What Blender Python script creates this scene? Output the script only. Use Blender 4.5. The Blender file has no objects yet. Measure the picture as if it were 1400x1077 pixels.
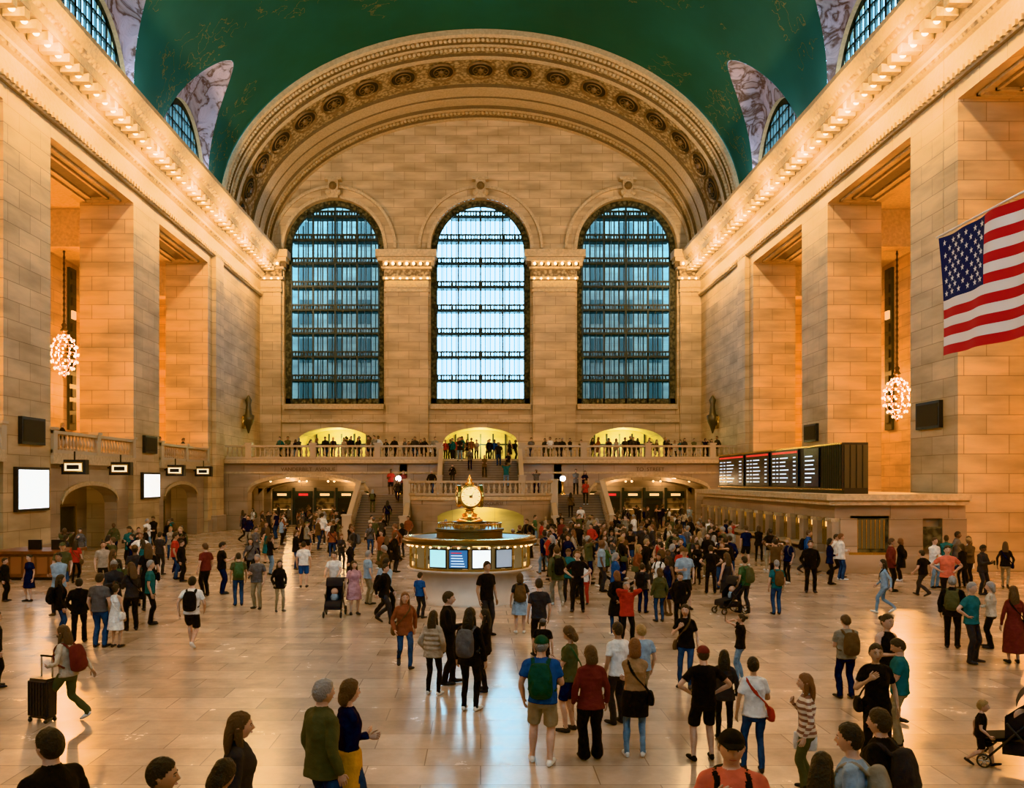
import bpy, bmesh, math, random
from mathutils import Vector, Matrix
from mathutils.bvhtree import BVHTree
import mathutils.noise as nz
from math import sin, cos, pi, sqrt, radians
random.seed(7)
sc = bpy.context.scene
F=1230.0; VX=657.0; HY=657.0; CH=3.8
# ------------------------------------------------------------------ materials
MATS={}
def M(name,col,rough=.6,metal=0,emit=0,bump=0,bscale=20,spec=.5,ecol=None,var=0):
    if name in MATS: return MATS[name]
    m=bpy.data.materials.new(name); m.use_nodes=True; nt=m.node_tree; b=nt.nodes['Principled BSDF']
    b.inputs['Base Color'].default_value=(*col,1); b.inputs['Roughness'].default_value=rough
    b.inputs['Metallic'].default_value=metal; b.inputs['Specular IOR Level'].default_value=spec
    if emit:
        b.inputs['Emission Color'].default_value=(*(ecol or col),1); b.inputs['Emission Strength'].default_value=emit
    if bump or var:
        tc=nt.nodes.new('ShaderNodeTexCoord'); n=nt.nodes.new('ShaderNodeTexNoise'); n.inputs['Scale'].default_value=bscale
        n.inputs['Detail'].default_value=4
        nt.links.new(tc.outputs['Object'],n.inputs['Vector'])
        if bump:
            bp=nt.nodes.new('ShaderNodeBump'); bp.inputs['Strength'].default_value=bump; bp.inputs['Distance'].default_value=.05
            nt.links.new(n.outputs['Fac'],bp.inputs['Height']); nt.links.new(bp.outputs['Normal'],b.inputs['Normal'])
        if var:
            r=nt.nodes.new('ShaderNodeValToRGB'); r.color_ramp.elements[0].position=.35; r.color_ramp.elements[1].position=.65
            r.color_ramp.elements[0].color=(*[c*(1-var) for c in col],1); r.color_ramp.elements[1].color=(*[min(1,c*(1+var*.5)) for c in col],1)
            nt.links.new(n.outputs['Fac'],r.inputs['Fac']); nt.links.new(r.outputs['Color'],b.inputs['Base Color'])
    MATS[name]=m; return m
def stone_mat(name,c1,c2,mortar,bw=1.9,rh=.82,rough=.55):
    m=bpy.data.materials.new(name); m.use_nodes=True; nt=m.node_tree; b=nt.nodes['Principled BSDF']; L=nt.links.new
    tc=nt.nodes.new('ShaderNodeTexCoord'); s=nt.nodes.new('ShaderNodeSeparateXYZ'); L(tc.outputs['Object'],s.inputs[0])
    ad=nt.nodes.new('ShaderNodeMath'); ad.operation='ADD'; L(s.outputs[0],ad.inputs[0]); L(s.outputs[1],ad.inputs[1])
    cb=nt.nodes.new('ShaderNodeCombineXYZ'); L(ad.outputs[0],cb.inputs[0]); L(s.outputs[2],cb.inputs[1])
    br=nt.nodes.new('ShaderNodeTexBrick'); br.inputs['Scale'].default_value=1; br.inputs['Brick Width'].default_value=bw; br.inputs['Row Height'].default_value=rh
    br.inputs['Mortar Size'].default_value=.018; br.inputs['Mortar Smooth'].default_value=.3; br.inputs['Bias'].default_value=0
    br.inputs['Color1'].default_value=(*c1,1); br.inputs['Color2'].default_value=(*c2,1); br.inputs['Mortar'].default_value=(*mortar,1)
    L(cb.outputs[0],br.inputs['Vector'])
    mpp=nt.nodes.new('ShaderNodeMapping'); mpp.inputs['Scale'].default_value=(.35,.35,1.6); L(tc.outputs['Object'],mpp.inputs[0])
    n=nt.nodes.new('ShaderNodeTexNoise'); n.inputs['Scale'].default_value=.9; n.inputs['Detail'].default_value=7; L(mpp.outputs[0],n.inputs['Vector'])
    mp=nt.nodes.new('ShaderNodeMapRange'); mp.inputs[1].default_value=.3; mp.inputs[2].default_value=.7; mp.inputs[3].default_value=.68; mp.inputs[4].default_value=1.15
    L(n.outputs['Fac'],mp.inputs[0])
    mx=nt.nodes.new('ShaderNodeVectorMath'); mx.operation='SCALE'; L(br.outputs['Color'],mx.inputs[0]); L(mp.outputs[0],mx.inputs['Scale'])
    L(mx.outputs[0],b.inputs['Base Color']); b.inputs['Roughness'].default_value=rough
    bp=nt.nodes.new('ShaderNodeBump'); bp.inputs['Strength'].default_value=.4; bp.inputs['Distance'].default_value=.02; bp.invert=True
    L(br.outputs['Fac'],bp.inputs['Height']); L(bp.outputs['Normal'],b.inputs['Normal'])
    MATS[name]=m; return m
STONE=stone_mat('caen_stone',(.58,.425,.255),(.485,.35,.20),(.29,.195,.105))
STONE2=stone_mat('lower_marble',(.40,.305,.22),(.34,.255,.185),(.20,.15,.105),2.4,1.1,.3)
TRIM=M('carved_stone_trim',(.52,.39,.24),.6,bump=.5,bscale=6,var=.15)
TRIMD=M('carved_stone_painted_shade',(.16,.105,.055),.7,bump=.5,bscale=6,var=.15)  # darker copy of the trim: recess shade put into the colour for contrast
def orn_mat(name,ca,cb_,scale,strength=1.0,feature='F1'):
    m=bpy.data.materials.new(name); m.use_nodes=True; nt=m.node_tree; b=nt.nodes['Principled BSDF']; L=nt.links.new
    tc=nt.nodes.new('ShaderNodeTexCoord'); v=nt.nodes.new('ShaderNodeTexVoronoi'); v.inputs['Scale'].default_value=scale; v.feature=feature
    n=nt.nodes.new('ShaderNodeTexNoise'); n.inputs['Scale'].default_value=scale*1.3; n.inputs['Detail'].default_value=3
    L(tc.outputs['Object'],v.inputs['Vector']); L(tc.outputs['Object'],n.inputs['Vector'])
    ad=nt.nodes.new('ShaderNodeMath'); ad.operation='MULTIPLY'; L(v.outputs['Distance'],ad.inputs[0]); L(n.outputs['Fac'],ad.inputs[1])
    r=nt.nodes.new('ShaderNodeValToRGB'); r.color_ramp.elements[0].position=.12; r.color_ramp.elements[1].position=.34
    r.color_ramp.elements[0].color=(*cb_,1); r.color_ramp.elements[1].color=(*ca,1); L(ad.outputs[0],r.inputs['Fac'])
    L(r.outputs['Color'],b.inputs['Base Color'])
    bp=nt.nodes.new('ShaderNodeBump'); bp.inputs['Strength'].default_value=strength; bp.inputs['Distance'].default_value=.15
    L(ad.outputs[0],bp.inputs['Height']); L(bp.outputs['Normal'],b.inputs['Normal']); b.inputs['Roughness'].default_value=.7
    MATS[name]=m; return m
ORN=orn_mat('ornament_plaster',(.19,.125,.065),(.48,.355,.21),3.6,.8)
def relief_mat():
    m=bpy.data.materials.new('lunette_relief_plaster'); m.use_nodes=True; nt=m.node_tree; b=nt.nodes['Principled BSDF']; L=nt.links.new
    tc=nt.nodes.new('ShaderNodeTexCoord'); n=nt.nodes.new('ShaderNodeTexNoise'); n.inputs['Scale'].default_value=.6; n.inputs['Detail'].default_value=5; n.inputs['Distortion'].default_value=1.6
    L(tc.outputs['Object'],n.inputs['Vector']); r=nt.nodes.new('ShaderNodeValToRGB'); e=r.color_ramp.elements
    e[0].position=.36; e[0].color=(.33,.28,.32,1); e[1].position=.66; e[1].color=(.38,.33,.42,1)
    q=e.new(.49); q.color=(.10,.055,.04,1); q=e.new(.43); q.color=(.28,.23,.26,1); q=e.new(.55); q.color=(.36,.31,.38,1)
    L(n.outputs['Fac'],r.inputs[0]); L(r.outputs[0],b.inputs['Base Color']); bp=nt.nodes.new('ShaderNodeBump'); bp.inputs['Strength'].default_value=1; bp.inputs['Distance'].default_value=.6
    L(n.outputs['Fac'],bp.inputs['Height']); L(bp.outputs['Normal'],b.inputs['Normal']); b.inputs['Roughness'].default_value=.8; return m
LUN=relief_mat()
BRONZE_ORN=orn_mat('bronze_ornament',(.015,.018,.016),(.12,.11,.07),3.5,.8)
BRONZE=M('window_bronze',(.035,.045,.045),.5,.4)
BRASS=M('brass',(.75,.50,.18),.25,1.0)
DARK=M('dark_void',(.02,.018,.015),.7)
BLK=M('black_metal',(.015,.015,.017),.4)
BULB=M('bulb_glow',(1,.8,.5),.5,emit=22,ecol=(1,.74,.40))
BULB2=M('chandelier_bulb_glow',(1,.85,.6),.5,emit=8,ecol=(1,.68,.32))
SCRW=M('screen_white',(.9,.95,1),.3,emit=1.3,ecol=(.86,.95,1))
SCRB=M('screen_blue',(.05,.1,.2),.3,emit=.5,ecol=(.06,.25,.55))
SCRR=M('screen_red',(.5,.03,.02),.3,emit=.5,ecol=(1,.06,.05))
WARM=M('shop_glow',(1,.8,.5),.5,emit=.9,ecol=(1,.66,.32))
SHOP=orn_mat('shop_display',(.4,.26,.12),(.05,.03,.02),2.2,.2)
YEL=stone_mat('yellow_plaster',(.68,.60,.26),(.64,.57,.25),(.5,.43,.2),3,2)
def vault_mat():
    m=bpy.data.materials.new('celestial_ceiling_teal'); m.use_nodes=True; nt=m.node_tree; b=nt.nodes['Principled BSDF']; L=nt.links.new
    tc=nt.nodes.new('ShaderNodeTexCoord')
    n=nt.nodes.new('ShaderNodeTexNoise'); n.inputs['Scale'].default_value=.12; n.inputs['Detail'].default_value=5; L(tc.outputs['Object'],n.inputs['Vector'])
    r=nt.nodes.new('ShaderNodeValToRGB'); r.color_ramp.elements[0].position=.3; r.color_ramp.elements[1].position=.7
    r.color_ramp.elements[0].color=(.012,.060,.050,1); r.color_ramp.elements[1].color=(.018,.095,.078,1); L(n.outputs['Fac'],r.inputs['Fac'])
    n2=nt.nodes.new('ShaderNodeTexNoise'); n2.inputs['Scale'].default_value=.9; n2.inputs['Detail'].default_value=3; L(tc.outputs['Object'],n2.inputs['Vector'])
    s=nt.nodes.new('ShaderNodeMath'); s.operation='SUBTRACT'; s.inputs[1].default_value=.5; L(n2.outputs['Fac'],s.inputs[0])
    a=nt.nodes.new('ShaderNodeMath'); a.operation='ABSOLUTE'; L(s.outputs[0],a.inputs[0])
    l=nt.nodes.new('ShaderNodeMath'); l.operation='LESS_THAN'; l.inputs[1].default_value=.010; L(a.outputs[0],l.inputs[0])
    n3=nt.nodes.new('ShaderNodeTexNoise'); n3.inputs['Scale'].default_value=.11; L(tc.outputs['Object'],n3.inputs['Vector'])
    g=nt.nodes.new('ShaderNodeMath'); g.operation='GREATER_THAN'; g.inputs[1].default_value=.55; L(n3.outputs['Fac'],g.inputs[0])
    mu=nt.nodes.new('ShaderNodeMath'); mu.operation='MULTIPLY'; L(l.outputs[0],mu.inputs[0]); L(g.outputs[0],mu.inputs[1])
    m2=nt.nodes.new('ShaderNodeMath'); m2.operation='MULTIPLY'; m2.inputs[1].default_value=.38; L(mu.outputs[0],m2.inputs[0])
    mix=nt.nodes.new('ShaderNodeMixRGB'); L(m2.outputs[0],mix.inputs[0]); L(r.outputs['Color'],mix.inputs[1]); mix.inputs[2].default_value=(.28,.17,.05,1)
    L(mix.outputs[0],b.inputs['Base Color']); b.inputs['Roughness'].default_value=.85
    return m
VAULT=vault_mat()
def floor_mat():
    m=bpy.data.materials.new('tennessee_marble_floor'); m.use_nodes=True; nt=m.node_tree; b=nt.nodes['Principled BSDF']; L=nt.links.new
    tc=nt.nodes.new('ShaderNodeTexCoord')
    br=nt.nodes.new('ShaderNodeTexBrick'); br.inputs['Scale'].default_value=1; br.inputs['Brick Width'].default_value=1.5; br.inputs['Row Height'].default_value=.75
    br.inputs['Mortar Size'].default_value=.008; br.offset=.5
    br.inputs['Color1'].default_value=(.50,.39,.30,1); br.inputs['Color2'].default_value=(.36,.27,.20,1); br.inputs['Mortar'].default_value=(.26,.19,.14,1)
    L(tc.outputs['Object'],br.inputs['Vector'])
    n=nt.nodes.new('ShaderNodeTexNoise'); n.inputs['Scale'].default_value=1.3; n.inputs['Detail'].default_value=8; n.inputs['Roughness'].default_value=.7; L(tc.outputs['Object'],n.inputs['Vector'])
    mp=nt.nodes.new('ShaderNodeMapRange'); mp.inputs[1].default_value=.3; mp.inputs[2].default_value=.7; mp.inputs[3].default_value=.8; mp.inputs[4].default_value=1.15
    L(n.outputs['Fac'],mp.inputs[0])
    mx=nt.nodes.new('ShaderNodeVectorMath'); mx.operation='SCALE'; L(br.outputs['Color'],mx.inputs[0]); L(mp.outputs[0],mx.inputs['Scale'])
    L(mx.outputs[0],b.inputs['Base Color'])
    m3=nt.nodes.new('ShaderNodeMapRange'); m3.inputs[1].default_value=.3; m3.inputs[2].default_value=.7; m3.inputs[3].default_value=.17; m3.inputs[4].default_value=.29
    L(n.outputs['Fac'],m3.inputs[0]); L(m3.outputs[0],b.inputs['Roughness']); b.inputs['Specular IOR Level'].default_value=.75
    return m
FLOOR=floor_mat()
# ------------------------------------------------------------------ mesh builder
class MB:
    def __init__(s): s.v=[];s.f=[];s.m=[];s.mats=[]
    def mi(s,mat):
        if mat not in s.mats: s.mats.append(mat)
        return s.mats.index(mat)
    def add(s,vs,fs,mat):
        o=len(s.v); s.v+= [tuple(v) for v in vs]; k=s.mi(mat)
        for f in fs: s.f.append([i+o for i in f]); s.m.append(k)
    def box(s,x0,x1,y0,y1,z0,z1,mat):
        s.add([(x0,y0,z0),(x1,y0,z0),(x1,y1,z0),(x0,y1,z0),(x0,y0,z1),(x1,y0,z1),(x1,y1,z1),(x0,y1,z1)],
              [(3,2,1,0),(4,5,6,7),(0,1,5,4),(1,2,6,5),(2,3,7,6),(3,0,4,7)],mat)
    def quad(s,a,b,c,d,mat): s.add([a,b,c,d],[(0,1,2,3)],mat)
    def lathe(s,c,prof,mat,n=12,a0=0,a1=2*pi):
        full=abs(a1-a0-2*pi)<1e-6; k=n if full else n+1; vs=[]
        for r,z in prof:
            for i in range(k):
                a=a0+(a1-a0)*i/n; vs.append((c[0]+r*cos(a),c[1]+r*sin(a),c[2]+z))
        fs=[]
        for j in range(len(prof)-1):
            for i in range(n):
                i2=(i+1)%k if full else i+1
                fs.append((j*k+i,j*k+i2,(j+1)*k+i2,(j+1)*k+i))
        s.add(vs,fs,mat)
    def ball(s,c,r,mat,n=8,sz=1):
        prof=[(max(1e-4,r*sin(pi*j/(n//2+1))),-r*sz*cos(pi*j/(n//2+1))) for j in range(n//2+2)]
        s.lathe(c,prof,mat,n)
    def beam(s,p0,p1,w,h,mat):
        p0=Vector(p0);p1=Vector(p1); t=(p1-p0).normalized(); up=Vector((0,0,1))
        if abs(t.z)>.95: up=Vector((0,1,0))
        sd=t.cross(up).normalized()*w/2; u=sd.cross(t).normalized()*h/2
        vs=[p0-sd-u,p0+sd-u,p0+sd+u,p0-sd+u,p1-sd-u,p1+sd-u,p1+sd+u,p1-sd+u]
        s.add(vs,[(0,1,2,3),(7,6,5,4),(0,4,5,1),(1,5,6,2),(2,6,7,3),(3,7,4,0)],mat)
    def sweep(s,rings,mat,closed=False):
        k=len(rings[0]); vs=[p for r in rings for p in r]; fs=[]
        for j in range(len(rings)-1):
            for i in range(k if closed else k-1):
                i2=(i+1)%k; fs.append((j*k+i,j*k+i2,(j+1)*k+i2,(j+1)*k+i))
        s.add(vs,fs,mat)
    def obj(s,name,smooth=False,parent=None,fixn=True):
        me=bpy.data.meshes.new(name); me.from_pydata(s.v,[],s.f)
        for m in s.mats: me.materials.append(m)
        me.polygons.foreach_set('material_index',s.m)
        if smooth: me.polygons.foreach_set('use_smooth',[True]*len(s.f))
        me.update()
        o=bpy.data.objects.new(name,me); sc.collection.objects.link(o)
        if parent: o.parent=parent
        return o
W=20.0; YF=82.0; YB=-10.0
OPN=[(56-14.15*k,66-14.15*k) for k in range(5)]
HT=19.8; SPR=24.8; VB=13.6
b=MB(); b.box(-34,34,YB-3,YF+12,-.3,0,FLOOR); b.obj('floor')
# ------------------------------------------------------------------ side walls
for sd,nm in ((-1,'left'),(1,'right')):
    b=MB()
    def bx(x0,x1,y0,y1,z0,z1,mat):
        a,c=sorted((sd*x0,sd*x1)); b.box(a,c,y0,y1,z0,z1,mat)
    ys=[YB]+[v for o in sorted(OPN) for v in o]+[YF]
    for i in range(0,len(ys),2):
        bx(W,W+3.1,ys[i],ys[i+1],0,HT,STONE)
        bx(W-.12,W,ys[i],ys[i+1],0,.9,STONE2)
    bx(W,W+3.1,YB,YF,HT,SPR+.2,STONE)
    bx(30,30.4,YB,YF,0,HT,STONE)
    bx(W+3.1,30.4,YB,YF,HT,HT+.4,TRIM)
    bx(W+3.1,30.4,YF,YF+.4,0,HT,STONE)
    bx(W+3.1,30.4,YB-.4,YB,0,HT,STONE)
    for y0,y1 in OPN:
        for t in (.5,1.0):
            bx(W+t,W+t+.15,y0+t,y1-t,HT-.12,HT,TRIM); bx(W+3.1-t-.15,W+3.1-t,y0+t,y1-t,HT-.12,HT,TRIM)
            bx(W+t,W+3.1-t,y0+t,y0+t+.15,HT-.12,HT,TRIM); bx(W+t,W+3.1-t,y1-t-.15,y1-t,HT-.12,HT,TRIM)
        bx(W+1.2,W+1.9,y0+1.2,y1-1.2,HT-.03,HT,TRIMD)
        yc=y1-.2
        bx(29.8,30,yc-.55,yc+.55,7.5,19.3,BRONZE)
        for k in range(12):
            bx(29.7,29.8,yc-.3,yc+.3,8+k*.95,8.6+k*.95,WARM if k in(8,) else DARK)
        bx(23.1,30,y1+1.2,y1+2.4,17.6,HT,TRIM)
    if sd<0:
        for y0,y1 in OPN:
            yc=(y0+y1)/2; hw=3.4
            N=24
            def top(y):
                u=(y-yc)/hw; return 2.6+ .95*sqrt(max(0,1-u*u))
            bx(W+.3,W+1.0,y0,yc-hw,0,4.6,STONE2); bx(W+.3,W+1.0,yc+hw,y1,0,4.6,STONE2)
            for i in range(N):
                ya=yc-hw+2*hw*i/N; yb=yc-hw+2*hw*(i+1)/N
                b.add([(-W-.3,ya,top(ya)),(-W-.3,yb,top(yb)),(-W-.3,yb,4.6),(-W-.3,ya,4.6),(-W-1,ya,top(ya)),(-W-1,yb,top(yb))],[(0,1,2,3),(0,4,5,1)],STONE2)
                b.add([(-W-.2,ya,top(ya)),(-W-.2,yb,top(yb)),(-W-.2,yb,top(yb)+.22),(-W-.2,ya,top(ya)+.22),(-W-.3,ya,top(ya)+.22),(-W-.3,yb,top(yb)+.22)],[(0,1,2,3),(3,2,5,4)],TRIM)
            for dy in (-2.2,0,2.2):
                bx(W+2.6,W+2.7,yc+dy-.95,yc+dy+.95,0,2.4,DARK)
                bx(W+2.5,W+2.6,yc+dy-1.05,yc+dy-.95,0,2.5,BRASS); bx(W+2.5,W+2.6,yc+dy+.95,yc+dy+1.05,0,2.5,BRASS)
                bx(W+2.5,W+2.6,yc+dy-1.05,yc+dy+1.05,2.4,2.55,BRASS)
            bx(W+2.7,W+3.1,y0,y1,0,4.6,STONE2)
            bx(W-.15,W+3.1,y0,y1,4.6,5.1,TRIM)
        bx(W+3.1,30.4,YB,YF,4.7,5.1,STONE2)
    else:
        for y0,y1 in OPN:
            d=y0+9.6
            bx(29.8,30,d,d+2,0,2.4,WARM); bx(29.6,29.8,d+.95,d+1.05,0,2.4,BRONZE)
            bx(29.6,29.8,d-.12,d,0,2.55,BRONZE); bx(29.6,29.8,d+2,d+2.12,0,2.55,BRONZE); bx(29.6,29.8,d,d+2,1.2,1.3,BRONZE); bx(29.6,29.8,d,d+2,2.4,2.55,BRONZE)
    bx(W-.3,W,67,69,0,20.9,STONE); bx(W-.45,W,66.8,69.2,0,1.2,STONE2)
    b.obj('wall_'+nm)
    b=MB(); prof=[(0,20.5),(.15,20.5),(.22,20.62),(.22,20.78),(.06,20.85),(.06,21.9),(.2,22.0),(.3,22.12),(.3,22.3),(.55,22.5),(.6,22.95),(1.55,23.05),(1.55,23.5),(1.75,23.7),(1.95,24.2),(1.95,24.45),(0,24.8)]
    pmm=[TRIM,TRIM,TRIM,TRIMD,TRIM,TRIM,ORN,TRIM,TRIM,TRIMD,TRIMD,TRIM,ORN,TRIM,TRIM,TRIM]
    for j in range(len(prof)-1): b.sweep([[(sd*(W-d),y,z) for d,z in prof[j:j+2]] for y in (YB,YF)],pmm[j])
    y=YB+.5
    while y<YF-1.4:
        a,c=sorted((sd*(W-.6),sd*(W-1.5))); b.box(a,c,y,y+.42,22.66,23.05,TRIM)
        y+=1.0
    y=YB+.3
    while y<YF-.5:
        a,c=sorted((sd*(W-.2),sd*(W-.34))); b.box(a,c,y,y+.2,20.58,20.8,TRIM); y+=.4
    b.obj('cornice_'+nm)
    b=MB(); y=YB+1.21
    while y<YF-1.4:
        b.ball((sd*(W-1.12),y,22.84),.15,BULB,8); y+=1.0
    b.obj('cornice_light_bulbs',True)
# ------------------------------------------------------------------ vault with lunettes
LC=[(a+c)/2 for a,c in OPN]; LW=5.4; LH=7.4
def outline(y):
    for c in LC:
        u=abs(y-c)/LW
        if u<1: return LH*(1-u**1.7)
    return 0
ysamp=[]
y=YB
while y<69.01: ysamp.append(y); y+=.25
ysamp=sorted(set([round(v,4) for v in ysamp]+[round(c,4) for c in LC]+[69.0]))
b=MB(); N=48; rings=[]
for y in ysamp:
    t0=math.asin(min(1,outline(y)/VB)); r=[]
    for i in range(N+1):
        t=t0+(pi-2*t0)*i/N; r.append((-W*cos(t),y,SPR+VB*sin(t)))
    rings.append(r)
b.sweep(rings,VAULT); b.obj('ceiling',True)
for sd in(-1,1):
    b=MB(); fr=MB()
    for c in LC:
        inner=[];outer=[];N=40; R=4.2
        for i in range(N+1):
            ph=pi*i/N
            inner.append(Vector((sd*W,c+R*cos(ph),SPR+.15+4.5*sin(ph))))
            h=outline(c+LW*cos(ph)*.9999); outer.append(Vector((sd*W*sqrt(1-(h/VB)**2),c+LW*cos(ph),SPR+h)))
        rows=[]
        for k in range(7):
            t=k/6; rows.append([inner[i].lerp(outer[i],t)+Vector((sd*.5*sin(pi*t),0,.5*sin(pi*t))) *(sin(pi*i/N)) for i in range(N+1)])
        b.sweep(rows,LUN)
        rows=[[ (p.x,c+R*cos(pi*i/N),SPR+.15+4.5*sin(pi*i/N)) for i,p in enumerate(inner)],
              [ (sd*(W+.6),c+R*cos(pi*i/N),SPR+.15+4.5*sin(pi*i/N)) for i in range(N+1)]]
        b.sweep(rows,TRIM)
        x0,x1=sorted((sd*(W+.25),sd*(W+.4)))
        rows=[[(sd*(W+.25),c+q*R*cos(pi*i/N),SPR+.15+q*4.5*sin(pi*i/N)) for i in range(N+1)] for q in (1,.9)]
        fr.sweep(rows,BRONZE)
        k=-6
        while k<=6:
            yy=c+k*.62; hh=4.5*sqrt(max(0,1-((yy-c)/R)**2)); w=.07 if k%3 else .14
            if hh>.2: fr.box(x0,x1,yy-w,yy+w,SPR,SPR+.15+hh,BRONZE)
            k+=1
        for z in (.9,1.8,2.7,3.6):
            hw=R*sqrt(1-(z/4.5)**2); fr.box(x0,x1,c-hw,c+hw,SPR+z,SPR+z+.12,BRONZE)
    b.obj('lunette_plaster',True); fr.obj('window_clerestory')
# ------------------------------------------------------------------ end arch soffit
b=MB()
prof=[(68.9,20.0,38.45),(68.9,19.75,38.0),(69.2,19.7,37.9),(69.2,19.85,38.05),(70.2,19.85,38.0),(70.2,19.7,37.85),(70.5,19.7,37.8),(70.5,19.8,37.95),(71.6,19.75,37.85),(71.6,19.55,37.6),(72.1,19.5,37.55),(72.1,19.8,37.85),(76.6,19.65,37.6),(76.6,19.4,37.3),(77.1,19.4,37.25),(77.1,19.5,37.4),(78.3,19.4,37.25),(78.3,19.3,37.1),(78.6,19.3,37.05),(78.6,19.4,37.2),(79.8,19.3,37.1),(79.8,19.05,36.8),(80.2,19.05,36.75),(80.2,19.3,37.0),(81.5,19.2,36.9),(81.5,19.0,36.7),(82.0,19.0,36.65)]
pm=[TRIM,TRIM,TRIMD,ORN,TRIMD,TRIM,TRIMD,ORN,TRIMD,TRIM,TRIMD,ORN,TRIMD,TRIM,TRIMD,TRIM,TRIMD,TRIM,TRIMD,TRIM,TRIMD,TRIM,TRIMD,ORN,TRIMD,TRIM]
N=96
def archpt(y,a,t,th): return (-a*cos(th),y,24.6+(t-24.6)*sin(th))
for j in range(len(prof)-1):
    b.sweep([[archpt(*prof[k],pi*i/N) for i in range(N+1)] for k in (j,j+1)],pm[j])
for i in range(170):
    th=pi*(i+.5)/170
    for (y,a,t) in ((69.7,19.8,37.95),(71.0,19.72,37.85),(80.9,19.2,36.9)):
        p=archpt(y,a,t,th); b.ball(p,.17,TRIM,6)
b.obj('arch_soffit',True)
b=MB()
GOLD=M('rosette_gilt',(.17,.10,.045),.5,.1); DKR=M('rosette_ground',(.014,.009,.006),.8)
for i in range(19):
    th=pi*(i+.5)/19
    y=74.3; p=Vector(archpt(y,19.72,37.7,th))
    q=Vector(archpt(y,19.72,37.7,th+.01)); tx=(q-p).normalized(); ty=Vector((0,1,0)); nn=tx.cross(ty).normalized()
    if nn.dot(Vector((0,0,24.6))-Vector((p.x,0,p.z)))<0: nn=-nn
    def P(u,v,w): return p+tx*u+ty*v*1.35+nn*w
    def disc(r0,w0,r1,w1,mat,n=28):
        b.sweep([[P(r0*cos(2*pi*k/n),r0*sin(2*pi*k/n),w0) for k in range(n+1)],[P(r1*cos(2*pi*k/n),r1*sin(2*pi*k/n),w1) for k in range(n+1)]],mat)
    disc(1.15,.02,1.08,.16,GOLD);disc(1.08,.16,.98,.03,GOLD);disc(.98,.03,.0,.03,DKR);disc(.68,.04,.64,.1,GOLD,20);disc(.64,.1,.6,.04,GOLD,20);disc(.26,.04,.2,.2,GOLD,12);disc(.2,.2,0,.24,GOLD,12)
    for k in range(8):
        a=2*pi*k/8; c0=P(.22*cos(a),.22*sin(a),.05); c1=P(.56*cos(a),.56*sin(a),.12)
        e=P(.42*cos(a+.18),.42*sin(a+.18),.1); e2=P(.42*cos(a-.18),.42*sin(a-.18),.1)
        b.add([c0,e,c1,e2],[(0,1,2,3)],GOLD)
b.obj('arch_rosettes')
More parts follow.
